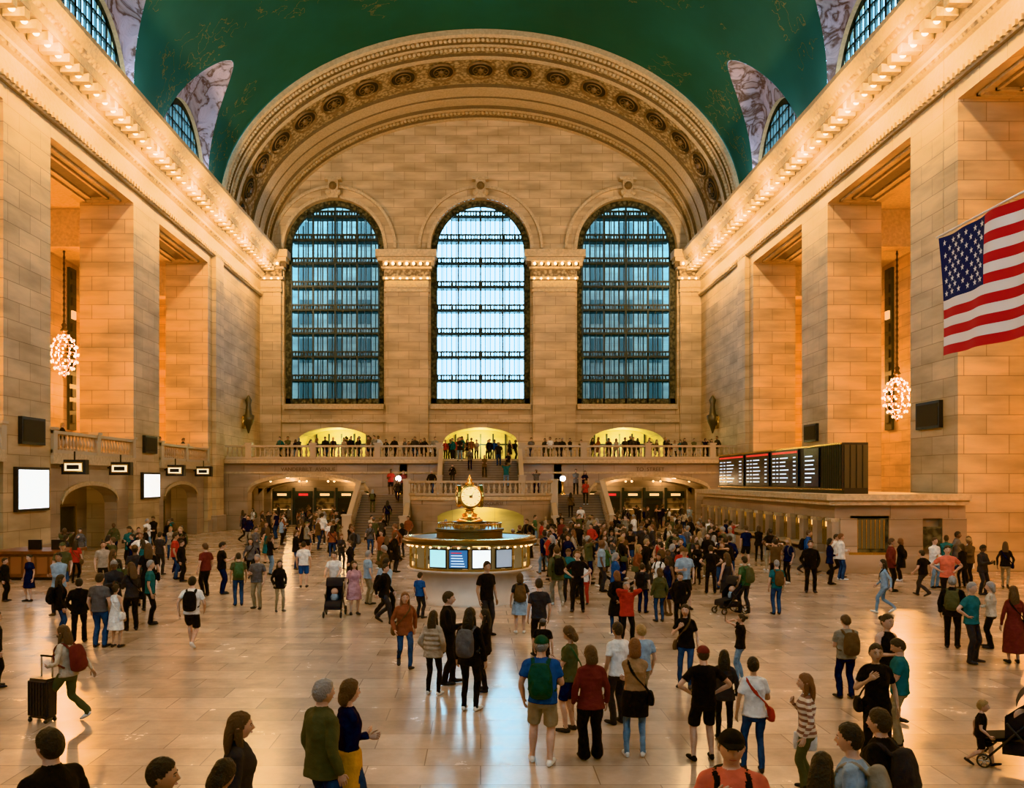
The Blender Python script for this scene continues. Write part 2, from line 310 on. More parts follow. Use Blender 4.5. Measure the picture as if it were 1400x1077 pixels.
# ------------------------------------------------------------------ end walls
WC=[-13.35,0,13.35]; WR=4.55; SILL=10.8; SP=24.95; BAL=5.5
def wtop(x):
    for c in WC:
        if abs(x-c)<=WR+1e-6: return SP+sqrt(max(0,WR*WR-(x-c)**2))
def dtop(x):
    for c in WC:
        if abs(x-c)<=3.4+1e-6: return 7.3+1.35*sqrt(max(0,1-((x-c)/3.4)**2))
def end_wall(name,y,sg,arch):
    b=MB(); xs=set(round(-20+.2*i,3) for i in range(201))
    for c in WC:
        for e in (WR,3.4): xs|={round(c-e,3),round(c+e,3)}
    xs=sorted(xs)
    def H(x):
        if arch: return 24.6 if abs(x)>=19 else 24.6+12.1*sqrt(max(0,1-(x/19)**2))
        return SPR+VB*sqrt(max(0,1-(x/20)**2))
    for i in range(len(xs)-1):
        x0,x1=xs[i],xs[i+1]; xm=(x0+x1)/2
        def col(za0,za1,zb0,zb1): b.quad((x0,y,za0),(x1,y,za1),(x1,y,zb1),(x0,y,zb0),STONE)
        inw=any(abs(xm-c)<WR for c in WC); ind=any(abs(xm-c)<3.4 for c in WC)
        if inw: col(wtop(x0),wtop(x1),H(x0),H(x1)); hi0=hi1=SILL
        else: hi0,hi1=H(x0),H(x1)
        if ind:
            col(dtop(x0),dtop(x1),hi0,hi1); col(0,0,BAL,BAL)
        else: col(0,0,hi0,hi1)
    for c in WC:
        pts=[(c-WR,SILL)]+[(c-WR*cos(pi*i/32),SP+WR*sin(pi*i/32)) for i in range(33)]+[(c+WR,SILL),(c-WR,SILL)]
        b.sweep([[(p[0],y,p[1]) for p in pts],[(p[0],y+sg*1.6,p[1]) for p in pts]],STONE)
        for (r0,r1,d,mt) in ((WR,WR+.3,.2,TRIM),(WR+.3,WR+.9,.08,STONE),(WR+.9,WR+1.15,.3,TRIM)):
            ring=lambda r,dd:[(c-r*cos(pi*i/40),y-sg*dd,SP+r*sin(pi*i/40)) for i in range(41)]
            b.sweep([ring(r0,0),ring(r0,d),ring(r1,d),ring(r1,0)],mt)
        b.box(c-.45,c+.45,y-.7 if sg>0 else y,y if sg>0 else y+.7,SP+WR-.1,SP+WR+1.6,TRIM)
        b.box(c-.75,c+.75,y-.8 if sg>0 else y,y if sg>0 else y+.8,SP+WR+1.5,SP+WR+1.75,TRIM)
        b.ball((c,y-sg*.75,SP+WR+.95),.36,TRIMD,10)
        for s in(-1,1):
            b.ball((c+s*.45,y-sg*.6,SP+WR+.4),.3,TRIM,8)
        b.box(c-WR,c+WR,min(y-sg*.35,y),max(y-sg*.35,y),SILL-.5,SILL-.05,TRIM)
        pts=[(c-3.4,BAL)]+[(c-3.4*cos(pi*i/24),7.3+1.35*sin(pi*i/24)) for i in range(25)]+[(c+3.4,BAL)]
        b.sweep([[(p[0],y,p[1]) for p in pts],[(p[0],y+sg*4.5,p[1]) for p in pts]],YEL)
        b.quad((c-3.5,y+sg*4.5,BAL-.2),(c+3.5,y+sg*4.5,BAL-.2),(c+3.5,y+sg*4.5,9.0),(c-3.5,y+sg*4.5,9.0),YEL)
        b.quad((c-3.5,y,BAL-.01),(c+3.5,y,BAL-.01),(c+3.5,y+sg*4.6,BAL-.01),(c-3.5,y+sg*4.6,BAL-.01),STONE2)
        for k in range(-2,3):
            xx=c+k*1.2; ya=y+sg*4.4; b.box(xx-.06,xx+.06,min(ya,y+sg*4.5),max(ya,y+sg*4.5),BAL,8.3,BRONZE)
        b.box(c-3.3,c+3.3,min(y+sg*4.3,y+sg*4.5),max(y+sg*4.3,y+sg*4.5),7.2,7.35,BRONZE)
    b.box(-20,20,min(y-sg*.2,y),max(y-sg*.2,y),9.1,9.4,TRIM)
    for x0,x1 in ((-8.6,-4.75),(4.75,8.6),(-20,-18.1),(18.1,20)):
        ya,yb=sorted((y,y-sg*.45)); b.box(x0,x1,ya,yb,BAL,22,STONE)
        for (e,z0,z1,d,mt) in ((.1,20.9,21.15,.6,TRIM),(.05,21.3,21.9,.55,TRIM),(.25,22.0,22.25,.75,TRIM),(.1,22.25,22.9,.6,ORN),(.35,22.9,23.1,.95,TRIM),(.5,23.1,23.5,.6,TRIMD),(.65,23.5,23.85,1.4,TRIM),(.8,23.85,24.5,1.6,TRIM)):
            ya,yb=sorted((y,y-sg*d)); b.box(max(-20,x0-e),min(20,x1+e),ya,yb,z0,z1,mt)
        xx=x0-.2
        while xx<x1+.3:
            ya,yb=sorted((y-sg*.5,y-sg*1.25)); b.box(max(-20,xx),min(20,xx+.28),ya,yb,23.1,23.5,TRIM); xx+=.62
    o=b.obj(name)
    b=MB()
    for x0,x1 in ((-8.6,-4.75),(4.75,8.6),(-19.6,-18.1),(18.1,19.6)):
        xx=x0+.1
        while xx<x1+.2:
            b.ball((xx,y-sg*1.2,23.3),.13,BULB,8); b.ball((xx,y-sg*.85,22.05),.08,BULB,8); xx+=.62
    b.obj('pilaster_light_bulbs',True)
    for wi,c in enumerate(WC):
        b=MB(); yo=y+sg*.6
        def outl(r,yy): return [(c-r,yy,SILL)]+[(c-r*cos(pi*i/40),yy,SP+r*sin(pi*i/40)) for i in range(41)]+[(c+r,yy,SILL)]
        b.sweep([outl(WR,yo),outl(WR-.5,yo),outl(WR-.5,yo+sg*.15)],BRONZE_ORN)
        b.sweep([outl(WR-.5,yo-sg*.08),outl(WR-.6,yo-sg*.08),outl(WR-.6,yo+sg*.15)],BRONZE)
        b.box(c-WR,c+WR,min(yo,yo+sg*.3),max(yo,yo+sg*.3),SILL,SILL+.55,BRONZE_ORN)
        R=WR-.5
        def vbar(x,w,y0,y1):
            h=SP+sqrt(max(0,R*R-(x-c)**2)); ya,yb=sorted((y0,y1)); b.box(x-w/2,x+w/2,ya,yb,SILL,h,BRONZE)
        def hbar(z,t,y0,y1,mat=BRONZE):
            hw=R if z<SP else sqrt(max(0,R*R-(z-SP)**2)); ya,yb=sorted((y0,y1)); b.box(c-hw,c+hw,ya,yb,z,z+t,mat)
        n=12
        for k in range(1,n):
            x=c-R+2*R*k/n; vbar(x,.16 if k%3==0 else .05,yo,yo+sg*.15)
        for k in range(1,18):
            x=c-R+2*R*k/18; vbar(x,.10,y+sg*1.75,y+sg*1.85)
        z=SILL+2.15
        while z<SP+R-.3:
            hbar(z,.18,yo-sg*.02,yo+sg*.2); hbar(z+.46,.14,yo-sg*.02,yo+sg*.2); hbar(z-.06,.07,yo+sg*.2,y+sg*1.8,BRONZE)
            hw=R if z<SP else sqrt(max(0,R*R-(z-SP)**2)); m_=int(hw*2/.27)
            for i in range(m_):
                x=c-hw+.135+i*.27; ya,yb=sorted((yo,yo+sg*.1)); b.box(x-.055,x+.055,ya,yb,z+.18,z+.46,BRONZE)
            z+=2.15
        b.obj('window_%d'%(wi+1))
end_wall('wall_west',YF,1,True)
end_wall('wall_east',YB,-1,False)
EXT=stone_mat('exterior_limestone',(.13,.125,.11),(.11,.105,.095),(.07,.07,.065),3,1.2)
for s in(-1,1):
    b=MB(); b.box(min(s*7.2,s*34),max(s*7.2,s*34),YF+11,YF+16,0,60,EXT)
    for i in range(8):
        for j in range(12):
            x=s*(9+i*3); b.box(x-.7,x+.7,YF+10.95,YF+11.02,4+j*4,6.5+j*4,BRONZE)
    b.obj('neighbour_building')
b=MB(); b.box(-34,34,YF+12,YF+60,-.3,-.1,EXT); b.obj('street_ground')
# ------------------------------------------------------------------ west balcony
bal_prof=[(.05,0),(.09,.03),(.09,.1),(.05,.16),(.10,.32),(.10,.4),(.05,.62),(.045,.7),(.08,.74),(.05,.8)]
RAIL=M('balustrade_marble',(.44,.34,.23),.4)
def rail(b,p0,p1,h=1.05,sp=.34,posts=True):
    p0=Vector(p0);p1=Vector(p1); L=(p1-p0).length; up=Vector((0,0,1))
    b.beam(p0+up*.08,p1+up*.08,.3,.16,RAIL); b.beam(p0+up*(h-.07),p1+up*(h-.07),.34,.15,RAIL)
    n=max(1,int(L/sp)); k=(h-.28)/.8
    for i in range(n):
        p=p0.lerp(p1,(i+.5)/n); b.lathe((p.x,p.y,p.z+.15),[(r,z*k) for r,z in bal_prof],RAIL,6)
def post(b,p,h=1.2,w=.5):
    b.box(p[0]-w/2,p[0]+w/2,p[1]-w/2,p[1]+w/2,p[2],p[2]+h,RAIL); b.box(p[0]-w/2-.06,p[0]+w/2+.06,p[1]-w/2-.06,p[1]+w/2+.06,p[2]+h,p[2]+h+.12,RAIL)
BY=70.0
b=MB(); b.box(-20,20,BY-.3,YF,BAL-.4,BAL,STONE2); b.box(-20,20,BY-.5,BY-.3,BAL-.35,BAL-.05,TRIM)
AC=[-13.4,13.2]; AH=4.7
def atop(x,c): return 2.9+1.2*sqrt(max(0,1-((x-c)/AH)**2))
xs=sorted(set([-20,20,-2.8,2.8]+[round(c-AH+2*AH*i/32,4) for c in AC for i in range(33)]))
for i in range(len(xs)-1):
    x0,x1=xs[i],xs[i+1]; xm=(x0+x1)/2; c=[c for c in AC if abs(xm-c)<AH]
    if c:
        c=c[0]; a0,a1=atop(x0,c),atop(x1,c)
        b.add([(x0,BY,a0),(x1,BY,a1),(x1,BY,BAL-.4),(x0,BY,BAL-.4),(x0,BY+1.2,a0),(x1,BY+1.2,a1)],[(0,1,2,3),(0,4,5,1)],STONE2)
        b.add([(x0,BY-.12,a0),(x1,BY-.12,a1),(x1,BY-.12,a1+.28),(x0,BY-.12,a0+.28),(x0,BY,a0),(x1,BY,a1),(x0,BY,a0+.28),(x1,BY,a1+.28)],[(0,1,2,3),(0,4,5,1),(3,2,7,6)],TRIM)
    else: b.box(x0,x1,BY,BY+1.2,0,BAL-.4,STONE2)
b.box(-20,20,BY-.08,BY,4.35,4.5,TRIM)
for x in (-6,6): b.box(x-.3,x+.3,BY,YF,0,BAL-.4,STONE2)
o=b.obj('west_balcony')
b=MB()
for s in(-1,1):
    segs=[3.2,8.0,13.0,18.0,19.8]
    for a,c in zip(segs[:-1],segs[1:]):
        rail(b,(s*a,BY-.1,BAL),(s*c,BY-.1,BAL)); post(b,(s*a,BY-.1,BAL),1.12,.45)
b.obj('balcony_balustrade')
b=MB()
for y0,y1 in OPN: rail(b,(-W-.05,y0,5.1),(-W-.05,y1,5.1),1.05,.36)
for y0,y1 in OPN:
    for t in (0.02,.5,.98): post(b,(-W-.05,y0+(y1-y0)*t,5.1),1.08,.4)
b.obj('side_balcony_balustrade')
# shop passages under the balcony: vaulted ribs, glazed shopfronts with doorways
for s,c in ((-1,-13.4),(1,13.2)):
    b=MB()
    for q in (73.2,76.2):      # transverse arches give depth
        for i in range(20):
            x0=c-AH+2*AH*i/20; x1=c-AH+2*AH*(i+1)/20
            b.add([(x0,q,atop(x0,c)-.25),(x1,q,atop(x1,c)-.25),(x1,q,5.1),(x0,q,5.1),(x0,q+.5,atop(x0,c)-.25),(x1,q+.5,atop(x1,c)-.25)],[(0,1,2,3),(0,4,5,1)],STONE2)
        for e in(-1,1): b.box(c+e*AH-.35,c+e*AH+.35,q,q+.5,0,3.2,STONE2)
    for k in range(5):
        x=c-4.5+k*1.85
        mt=(SHOP,DARK,SHOP,DARK,SHOP)[k]
        b.box(x,x+1.5,YF-4.2,YF-4.1,.4,2.3,mt)
        for q in range(3): b.box(x,x+1.5,YF-4.28,YF-4.2,.8+q*.5,.84+q*.5,WARM if mt is SHOP and q==1 else BRONZE)
        b.box(x-.18,x,YF-4.35,YF-4.0,0,3.2,BRONZE); b.box(x,x+1.5,YF-4.3,YF-4.0,0,.4,BRONZE); b.box(x,x+1.5,YF-4.3,YF-4.0,2.3,2.9,BRONZE)
        b.box(x+.35,x+1.15,YF-4.36,YF-4.3,2.5,2.7,SCRR if k==1 else WARM)
    b.box(-20 if s<0 else 6.3,-6.3 if s<0 else 20,YF-4.1,YF-4.0,0,5.1,STONE2)
    for k in range(4):
        for q in (2,5): b.ball((c-3.4+k*2.3,BY+q,3.75),.08,BULB2,8); b.beam((c-3.4+k*2.3,BY+q,3.83),(c-3.4+k*2.3,BY+q,5.1),.03,.03,BLK)
    b.obj('shopfront')
# ------------------------------------------------------------------ staircase
b=MB(); LZ=2.8; STEP=M('stair_marble',(.24,.18,.125),.45,var=.1,bump=.1,bscale=3); STEPD=M('stair_nosing',(.09,.065,.045),.5)
n=15
for i in range(n):
    z=LZ+(BAL-LZ)*(i+1)/n; y0=66.2+i*(3.8/n); b.box(-2.8,2.8,y0,y0+3.8/n if i<n-1 else 70.3,LZ-.3,z-.03,STEP); b.box(-2.8,2.8,y0-.03,y0+3.8/n,z-.03,z,STEPD)
for s in(-1,1):
    x0,x1=sorted((s*2.8,s*3.25))
    b.add([(x0,66.2,LZ),(x1,66.2,LZ),(x1,70.2,BAL),(x0,70.2,BAL),(x0,66.2,0),(x1,66.2,0),(x1,70.2,0),(x0,70.2,0)],[(0,1,2,3),(4,5,1,0),(1,5,6,2),(0,3,7,4)],STONE2)
    n2=17
    a,c=sorted((s*5.0,s*8.4))
    for i in range(n2):
        z=LZ*(i+1)/n2; y0=58.4+i*(5.6/n2); b.box(a,c,y0,64.0,z-LZ/n2,z-.03,STEP); b.box(a,c,y0-.03,64,z-.03,z,STEPD)
    x0,x1=sorted((s*8.4,s*8.9))
    b.add([(x0,58.2,.0),(x1,58.2,.0),(x1,58.2,.35),(x0,58.2,.35),(x0,64,LZ+.1),(x1,64,LZ+.1),(x0,66.5,LZ+.1),(x1,66.5,LZ+.1),(x0,66.5,0),(x1,66.5,0)],[(0,1,2,3),(3,2,5,4),(4,5,7,6),(1,9,7,5,2),(0,3,4,6,8)],STONE2)
    b.box(min(s*4.9,s*8.9),max(s*4.9,s*8.9),64.0,66.6,0,LZ,STEP)
N=28; fr=[]
def bow(i): 
    t=-1+2*i/N; return (5.0*t, 59.4+1.9*t*t*abs(t)+0)
bp=[bow(i) for i in range(N+1)]
aw=3.0
for i in range(N):
    (x0,y0),(x1,y1)=bp[i],bp[i+1]; xm=(x0+x1)/2
    h=lambda x: 1.2+.85*sqrt(max(0,1-(x/aw)**2)) if abs(x)<=aw else 0
    z0=0 if abs(xm)>aw else h(max(-aw,min(aw,x0))); z1=0 if abs(xm)>aw else h(max(-aw,min(aw,x1)))
    b.quad((x0,y0,z0),(x1,y1,z1),(x1,y1,LZ),(x0,y0,LZ),STONE2)
    if abs(xm)<=aw: b.quad((x0,y0,z0),(x1,y1,z1),(x1,y1+1,z1),(x0,y0+1,z0),TRIM)
    b.quad((x0,y0-.12,LZ-.3),(x1,y1-.12,LZ-.3),(x1,y1-.12,LZ-.05),(x0,y0-.12,LZ-.05),TRIM)
    b.quad((x0,y0,LZ),(x1,y1,LZ),(x1,66.3,LZ),(x0,66.3,LZ),STEP)
for s in (-1,1): b.quad((s*5,61.3,0),(s*5,66.3,0),(s*5,66.3,LZ),(s*5,61.3,LZ),STONE2)
b.box(-3.4,3.4,63.5,63.7,0,2.6,YEL)
b.obj('grand_staircase')
b=MB()
for i in range(0,N,2): rail(b,(bp[i][0],bp[i][1],LZ),(bp[i+2][0],bp[i+2][1],LZ),1.0,.3)
for s in(-1,1):
    rail(b,(s*5.0,61.3,LZ*(.52)),(s*5.0,64,LZ),1.0,.32)
    rail(b,(s*4.95,58.6,.2),(s*4.95,61.3,LZ*.52),1.0,.32); post(b,(s*4.95,58.4,0),1.4,.6)
    rail(b,(s*8.65,58.6,.3),(s*8.65,64,LZ),1.0,.32); rail(b,(s*8.65,64,LZ),(s*8.65,66.5,LZ),1.0); post(b,(s*8.65,58.3,0),1.5,.6)
    rail(b,(s*3.05,66.3,LZ),(s*3.05,70,BAL),1.0,.32); post(b,(s*3.05,66.2,LZ),1.3,.5)
    post(b,(s*5.0,61.2,LZ*.5),1.0+LZ*.5,.5)
b.obj('stair_balustrade')
for s in(-1,1):
    b=MB(); c=(s*5.9,64.6,LZ); b.lathe(c,[(.22,0),(.22,.08),(.07,.15),(.05,.8),(.09,.9),(.05,1.0)],BRASS,10); b.ball((c[0],c[1],c[2]+1.15),.2,M('globe_white',(1,1,1),emit=14,ecol=(.95,.97,1)),12)
    b.obj('stair_lamp',True)
# ------------------------------------------------------------------ wall brackets / panels / screens / gate signs
for s in(-1,1):
    b=MB(); x=s*19.9
    b.box(min(x,s*20),max(x,s*20),75.4,76.6,8.2,9.2,BRASS); b.lathe((s*19.6,76,8.4),[(.05,-.6),(.25,0),(.45,.4),(.5,.9),(.3,1.0),(.2,1.8),(.3,2.2),(.05,2.6)],M('sconce_bronze',(.12,.1,.07),.4,.7),10)
    b.obj('wall_sconce',True)
def panel(name,s,y0,y1,z0,z1,mat,fr=BLK):
    b=MB(); X=lambda d:s*(W-d)
    a,c=sorted((X(0),X(.18))); b.box(a,c,y0,y1,z0,z1,fr)
    a,c=sorted((X(.18),X(.2))); b.box(a,c,y0+.12,y1-.12,z0+.12,z1-.12,mat); b.obj(name)
panel('advertising_screen',-1,38.5,41.4,2.45,4.4,SCRW); panel('advertising_screen',-1,52.9,55.7,2.7,4.3,SCRW)
SPK=M('speaker_grille',(.03,.025,.02),.8,bump=.5,bscale=60)
for s,zz in((-1,0),(1,.7)):
    panel('loudspeaker_panel',s,38.9,41.0,5.4+zz,6.6+zz,SPK); panel('loudspeaker_panel',s,53.2,55.2,5.45+zz,6.5+zz,SPK)
for y in (43,48.5,57.2,63,29,34.5):
    b=MB(); b.box(-19.95,-18.8,y-.2,y+.2,4.1,4.8,BLK); b.box(-19.83,-18.92,y-.23,y-.2,4.22,4.68,BRASS); b.box(-19.78,-18.97,y-.25,y-.23,4.27,4.63,M('gate_sign_face',(.8,.75,.6),emit=.7,ecol=(1,.85,.6))); b.box(-19.66,-19.09,y-.27,y-.25,4.35,4.55,BLK)
    b.beam((-19.4,y,4.8),(-19.4,y,5.2),.06,.06,BLK); b.beam((-20.1,y,4.5),(-19.9,y,4.5),.1,.1,BLK); b.obj('track_gate_sign')
# ------------------------------------------------------------------ ticket office
b=MB(); X0=14.5; X1=20; Y0=37.0; Y1=59; TH=3.25
OFF=STONE2
b.box(X0+.35,X1,Y0+.35,Y1,0,TH-.3,OFF); b.box(X0-.1,X1,Y0-.1,Y1,0,.75,OFF)
b.box(X0-.25,X1,Y0-.25,Y1+.1,TH-.45,TH-.25,TRIM); b.box(X0-.4,X1,Y0-.4,Y1+.2,TH-.25,TH,TRIM); b.box(X0+.1,X1,Y0+.1,Y1,TH-1.0,TH-.45,OFF)
b.box(X0-.3,X0+.35,Y0+2,Y1,.95,1.08,RAIL)
n=13
for i in range(n+1):
    y=Y0+.4+(Y1-Y0-.8)*i/n; b.box(X0,X0+.4,y-.28,y+.28,.75,TH-1.0,OFF)
    b.box(X0-.06,X0+.4,y-.33,y+.33,TH-1.15,TH-1.0,TRIM)
for i in range(n):
    y=Y0+.4+(Y1-Y0-.8)*(i+.5)/n; hw=(Y1-Y0-.8)/n/2-.28
    b.box(X0+.3,X0+.36,y-hw,y+hw,1.08,TH-1.0,M('ticket_glass_glow',(.05,.04,.03),.15,spec=.8,emit=.06,ecol=(1,.7,.35)))  # weak warm emission puts the office's interior light into the glass
    for k in range(5): b.box(X0+.22,X0+.28,y-hw+2*hw*k/4-.02,y-hw+2*hw*k/4+.02,1.08,2.15,BRASS)
    b.box(X0+.2,X0+.3,y-hw,y+hw,1.75,1.8,BRASS); b.box(X0+.25,X0+.3,y-.3,y+.3,1.85,2.08,WARM)
    for k in range(8):
        t0=pi*k/8;t1=pi*(k+1)/8
        b.add([(X0+.15,y-hw*cos(t0),1.95+.3*sin(t0)),(X0+.15,y-hw*cos(t1),1.95+.3*sin(t1)),(X0+.15,y-hw*cos(t1),2.3),(X0+.15,y-hw*cos(t0),2.3)],[(0,1,2,3)],OFF)
b.box(X0+.3,X0+1.0,Y0,Y0+.4,.75,TH-1.0,OFF); b.box(X1-1.0,X1,Y0,Y0+.4,.75,TH-1.0,OFF); b.box(16.8,18.2,Y0,Y0+.4,.75,TH-1,OFF)
b.box(15.25,16.85,Y0+.1,Y0+.34,.85,2.35,BRONZE_ORN); b.box(15.45,16.65,Y0+.05,Y0+.12,1.0,2.2,M('ticket_glass_glow',(.05,.04,.03),.15))
for k in range(7): b.box(15.5+k*.18,15.53+k*.18,Y0-.0,Y0+.05,1.0,2.2,BRASS)
b.box(15.15,16.95,Y0-.05,Y0+.2,.72,.85,BRASS); b.box(18.0,19.0,Y0+.05,Y0+.2,1.0,1.9,BRONZE_ORN)
b.obj('ticket_office')
# departure board
b=MB(); bx0=15.1; bx1=16.2; by0=37.6; by1=57; z0=3.4; z1=5.4
b.box(bx0,bx1,by0,by1,z0,z1,BLK); b.box(bx0-.06,bx0,by0,by1,z1-.08,z1,BRASS); b.box(bx0-.06,bx0,by0,by1,z0,z0+.06,BRASS); b.box(bx0+.1,bx1,by0,by1,TH,z0,BLK)
TXT=M('board_text',(.6,.7,.8),emit=.7,ecol=(.7,.85,1)); DISP=M('board_display',(.01,.014,.022),.25)
random.seed(3)
pan=[(40.0,41.8),(42.6,46.4),(46.9,50.9),(51.4,56.6)]
for j,(a,c) in enumerate(pan):
    b.box(bx0-.08,bx0,a,c,z0+.12,z1-.12,DISP)
    if j>0: b.box(bx0-.1,bx0-.08,a+.1,c-.1,z1-.28,z1-.18,SCRR)
    z=z1-.52
    while z>z0+.2:
        segs=[(.04,.14),(.20,.27),(.34,.5+random.random()*.16),(.84,.92)] if j>0 else [(.1,.5+random.random()*.4)]
        for s0,s1 in segs:
            b.box(bx0-.1,bx0-.08,c-(c-a)*s1,c-(c-a)*s0,z,z+.06,TXT)
        z-=.195
for k in range(9): b.box(bx0-.04,bx0,by0+.1+k*.24,by0+.16+k*.24,z0,z1,M('board_rib',(.08,.07,.05),.4,.5))
for k in range(4): b.box(bx0+.1+k*.26,bx0+.3+k*.26,by0-.03,by0,z0+.1,z1-.1,M('board_rib',(.08,.07,.05),.4,.5))
b.obj('departure_board')
# ------------------------------------------------------------------ information booth + clock
CX=-.35; CYB=28.8
e=bpy.data.objects.new('information_booth',None); e.location=(0,0,0); sc.collection.objects.link(e)
MAR=M('booth_marble',(.52,.47,.41),.3,var=.1,bscale=2,bump=.02)
b=MB(); b.lathe((CX,CYB,0),[(1.75,0),(1.75,.12),(1.65,.18),(1.65,.95),(1.95,1.0),(2.0,1.07),(1.6,1.07),(1.6,1.0)],MAR,48); b.obj('counter',True,e)
b=MB(); b.lathe((CX,CYB,0),[(1.9,1.05),(1.9,1.12),(1.86,1.12)],BRASS,48)
for i in range(24):
    a=2*pi*i/24; b.beam((CX+1.9*cos(a),CYB+1.9*sin(a),1.05),(CX+1.9*cos(a),CYB+1.9*sin(a),1.85),.05,.05,BRASS)
b.obj('window_mullions',False,e)
b=MB(); GL=M('booth_glass',(.12,.10,.07),.08,spec=.9,emit=.12,ecol=(1,.7,.35)); b.lathe((CX,CYB,0),[(1.84,1.06),(1.84,1.85)],GL,48)
for i in range(30):
    a=2*pi*i/30
    for z in (1.2,1.45): 
        if i%3: b.beam((CX+1.86*cos(a),CYB+1.86*sin(a),z),(CX+1.86*cos(a+.1),CYB+1.86*sin(a+.1),z),.01,.12,(SHOP,WARM,MAR)[(i+int(z*10))%3])
b.obj('glazing',True,e)
b=MB(); RB=M('booth_roof_bronze',(.16,.11,.055),.35,.8)
b.lathe((CX,CYB,0),[(1.7,1.8),(2.1,1.82),(2.16,1.86)],BRASS,64); b.lathe((CX,CYB,0),[(2.16,1.86),(2.16,1.95),(2.1,1.98)],RB,64); b.lathe((CX,CYB,0),[(2.1,1.98),(2.12,2.03),(1.95,2.05),(1.9,2.02)],BRASS,64); b.lathe((CX,CYB,0),[(1.9,2.02),(1.1,2.02),(.0,2.02)],RB,64)
b.lathe((CX,CYB,0),[(1.05,2.02),(1.05,2.2),(1.1,2.22),(1.1,2.28),(.95,2.3),(.55,2.32),(.5,2.45),(.55,2.5),(0,2.5)],RB,48)
for i in range(40):
    a=2*pi*i/40; b.ball((CX+1.98*cos(a),CYB+1.98*sin(a),1.79),.035,BULB2,6)
    a=2*pi*i/40; b.beam((CX+1.0*cos(a),CYB+1.0*sin(a),2.3),(CX+1.0*cos(a),CYB+1.0*sin(a),2.42),.03,.03,BRASS)
b.lathe((CX,CYB,0),[(.98,2.42),(1.03,2.42),(1.03,2.46),(.98,2.46)],BRASS,48)
b.obj('roof',False,e)
b=MB()
for a,mt in ((-99,SCRB),(-79,SCRW),(-118,M('screen_info',(.2,.3,.35),emit=.8,ecol=(.5,.85,.9))),(-58,M('screen_dim',(.2,.22,.25),emit=.35,ecol=(.6,.75,.9)))):
    a=radians(a); n_=Vector((cos(a),sin(a),0)); t_=Vector((-sin(a),cos(a),0)); c=Vector((CX,CYB,1.46))+n_*1.97
    b.beam(c-t_*.3,c+t_*.3,.04,.6,BLK); b.beam(c-t_*.27+n_*.03,c+t_*.27+n_*.03,.01,.52,mt)
    if mt is SCRB:
        for k in range(6): b.beam(c-t_*.22+n_*.04+Vector((0,0,.18-k*.08)),c+t_*(.1+.02*k)+n_*.04+Vector((0,0,.18-k*.08)),.01,.025,TXT if k else SCRR)
b.obj('display_screens',False,e)
e=bpy.data.objects.new('brass_clock',None); sc.collection.objects.link(e)
b=MB(); b.lathe((CX,CYB,2.5),[(.42,0),(.42,.05),(.3,.1),(.22,.16),(.26,.22),(.14,.28),(.12,.36),(.2,.4)],BRASS,20)
cz=3.3; b.ball((CX,CYB,cz),.4,BRASS,28); b.lathe((CX,CYB,cz+.38),[(.14,0),(.16,.04),(.06,.09),(.1,.14),(.05,.2),(.015,.32)],BRASS,12)
b.obj('clock_body',True,e)
b=MB(); FACE=M('opal_clock_face',(.9,.8,.55),.3,emit=.9,ecol=(1,.78,.42))
for k in range(4):
    a=-pi/2+k*pi/2+.12; n_=Vector((cos(a),sin(a),0)); t_=Vector((-sin(a),cos(a),0)); u_=Vector((0,0,1)); c=Vector((CX,CYB,cz))+n_*.30
    def ring(r,d): return [c+n_*d+t_*r*cos(2*pi*i/32)+u_*r*sin(2*pi*i/32) for i in range(33)]
    b.sweep([ring(.36,0),ring(.36,.1),ring(.31,.12),ring(.31,.09)],BRASS); b.sweep([ring(.31,.09),ring(.001,.095)],FACE)
    for h in range(12):
        q=2*pi*h/12; d_=t_*cos(q)+u_*sin(q); b.beam(c+n_*.1+d_*.24,c+n_*.1+d_*.29,.02,.02,BLK)
    b.beam(c+n_*.105,c+n_*.105+(t_*.5+u_*.8).normalized()*.17,.025,.01,BLK); b.beam(c+n_*.105,c+n_*.105+(t_*-.9+u_*.3).normalized()*.24,.018,.01,BLK)
b.obj('clock_faces',False,e)
# ------------------------------------------------------------------ wooden information desk (left)
b=MB(); WOOD=M('walnut',(.17,.06,.022),.35,var=.3,bscale=4)
b.box(-18.4,-16.1,34.4,36.0,0,.12,BLK); b.box(-18.5,-16.0,34.3,36.1,.12,1.02,WOOD); b.box(-18.65,-15.85,34.15,36.25,1.02,1.12,WOOD)
for k in range(5): b.box(-18.4+k*.5,-18.0+k*.5,34.26,34.3,.25,.9,M('walnut_panel',(.28,.11,.045),.35))
b.box(-16.7,-16.2,35,35.1,1.12,1.5,BLK); b.box(-17.6,-17.1,35,35.1,1.12,1.5,BLK); b.obj('reception_desk')
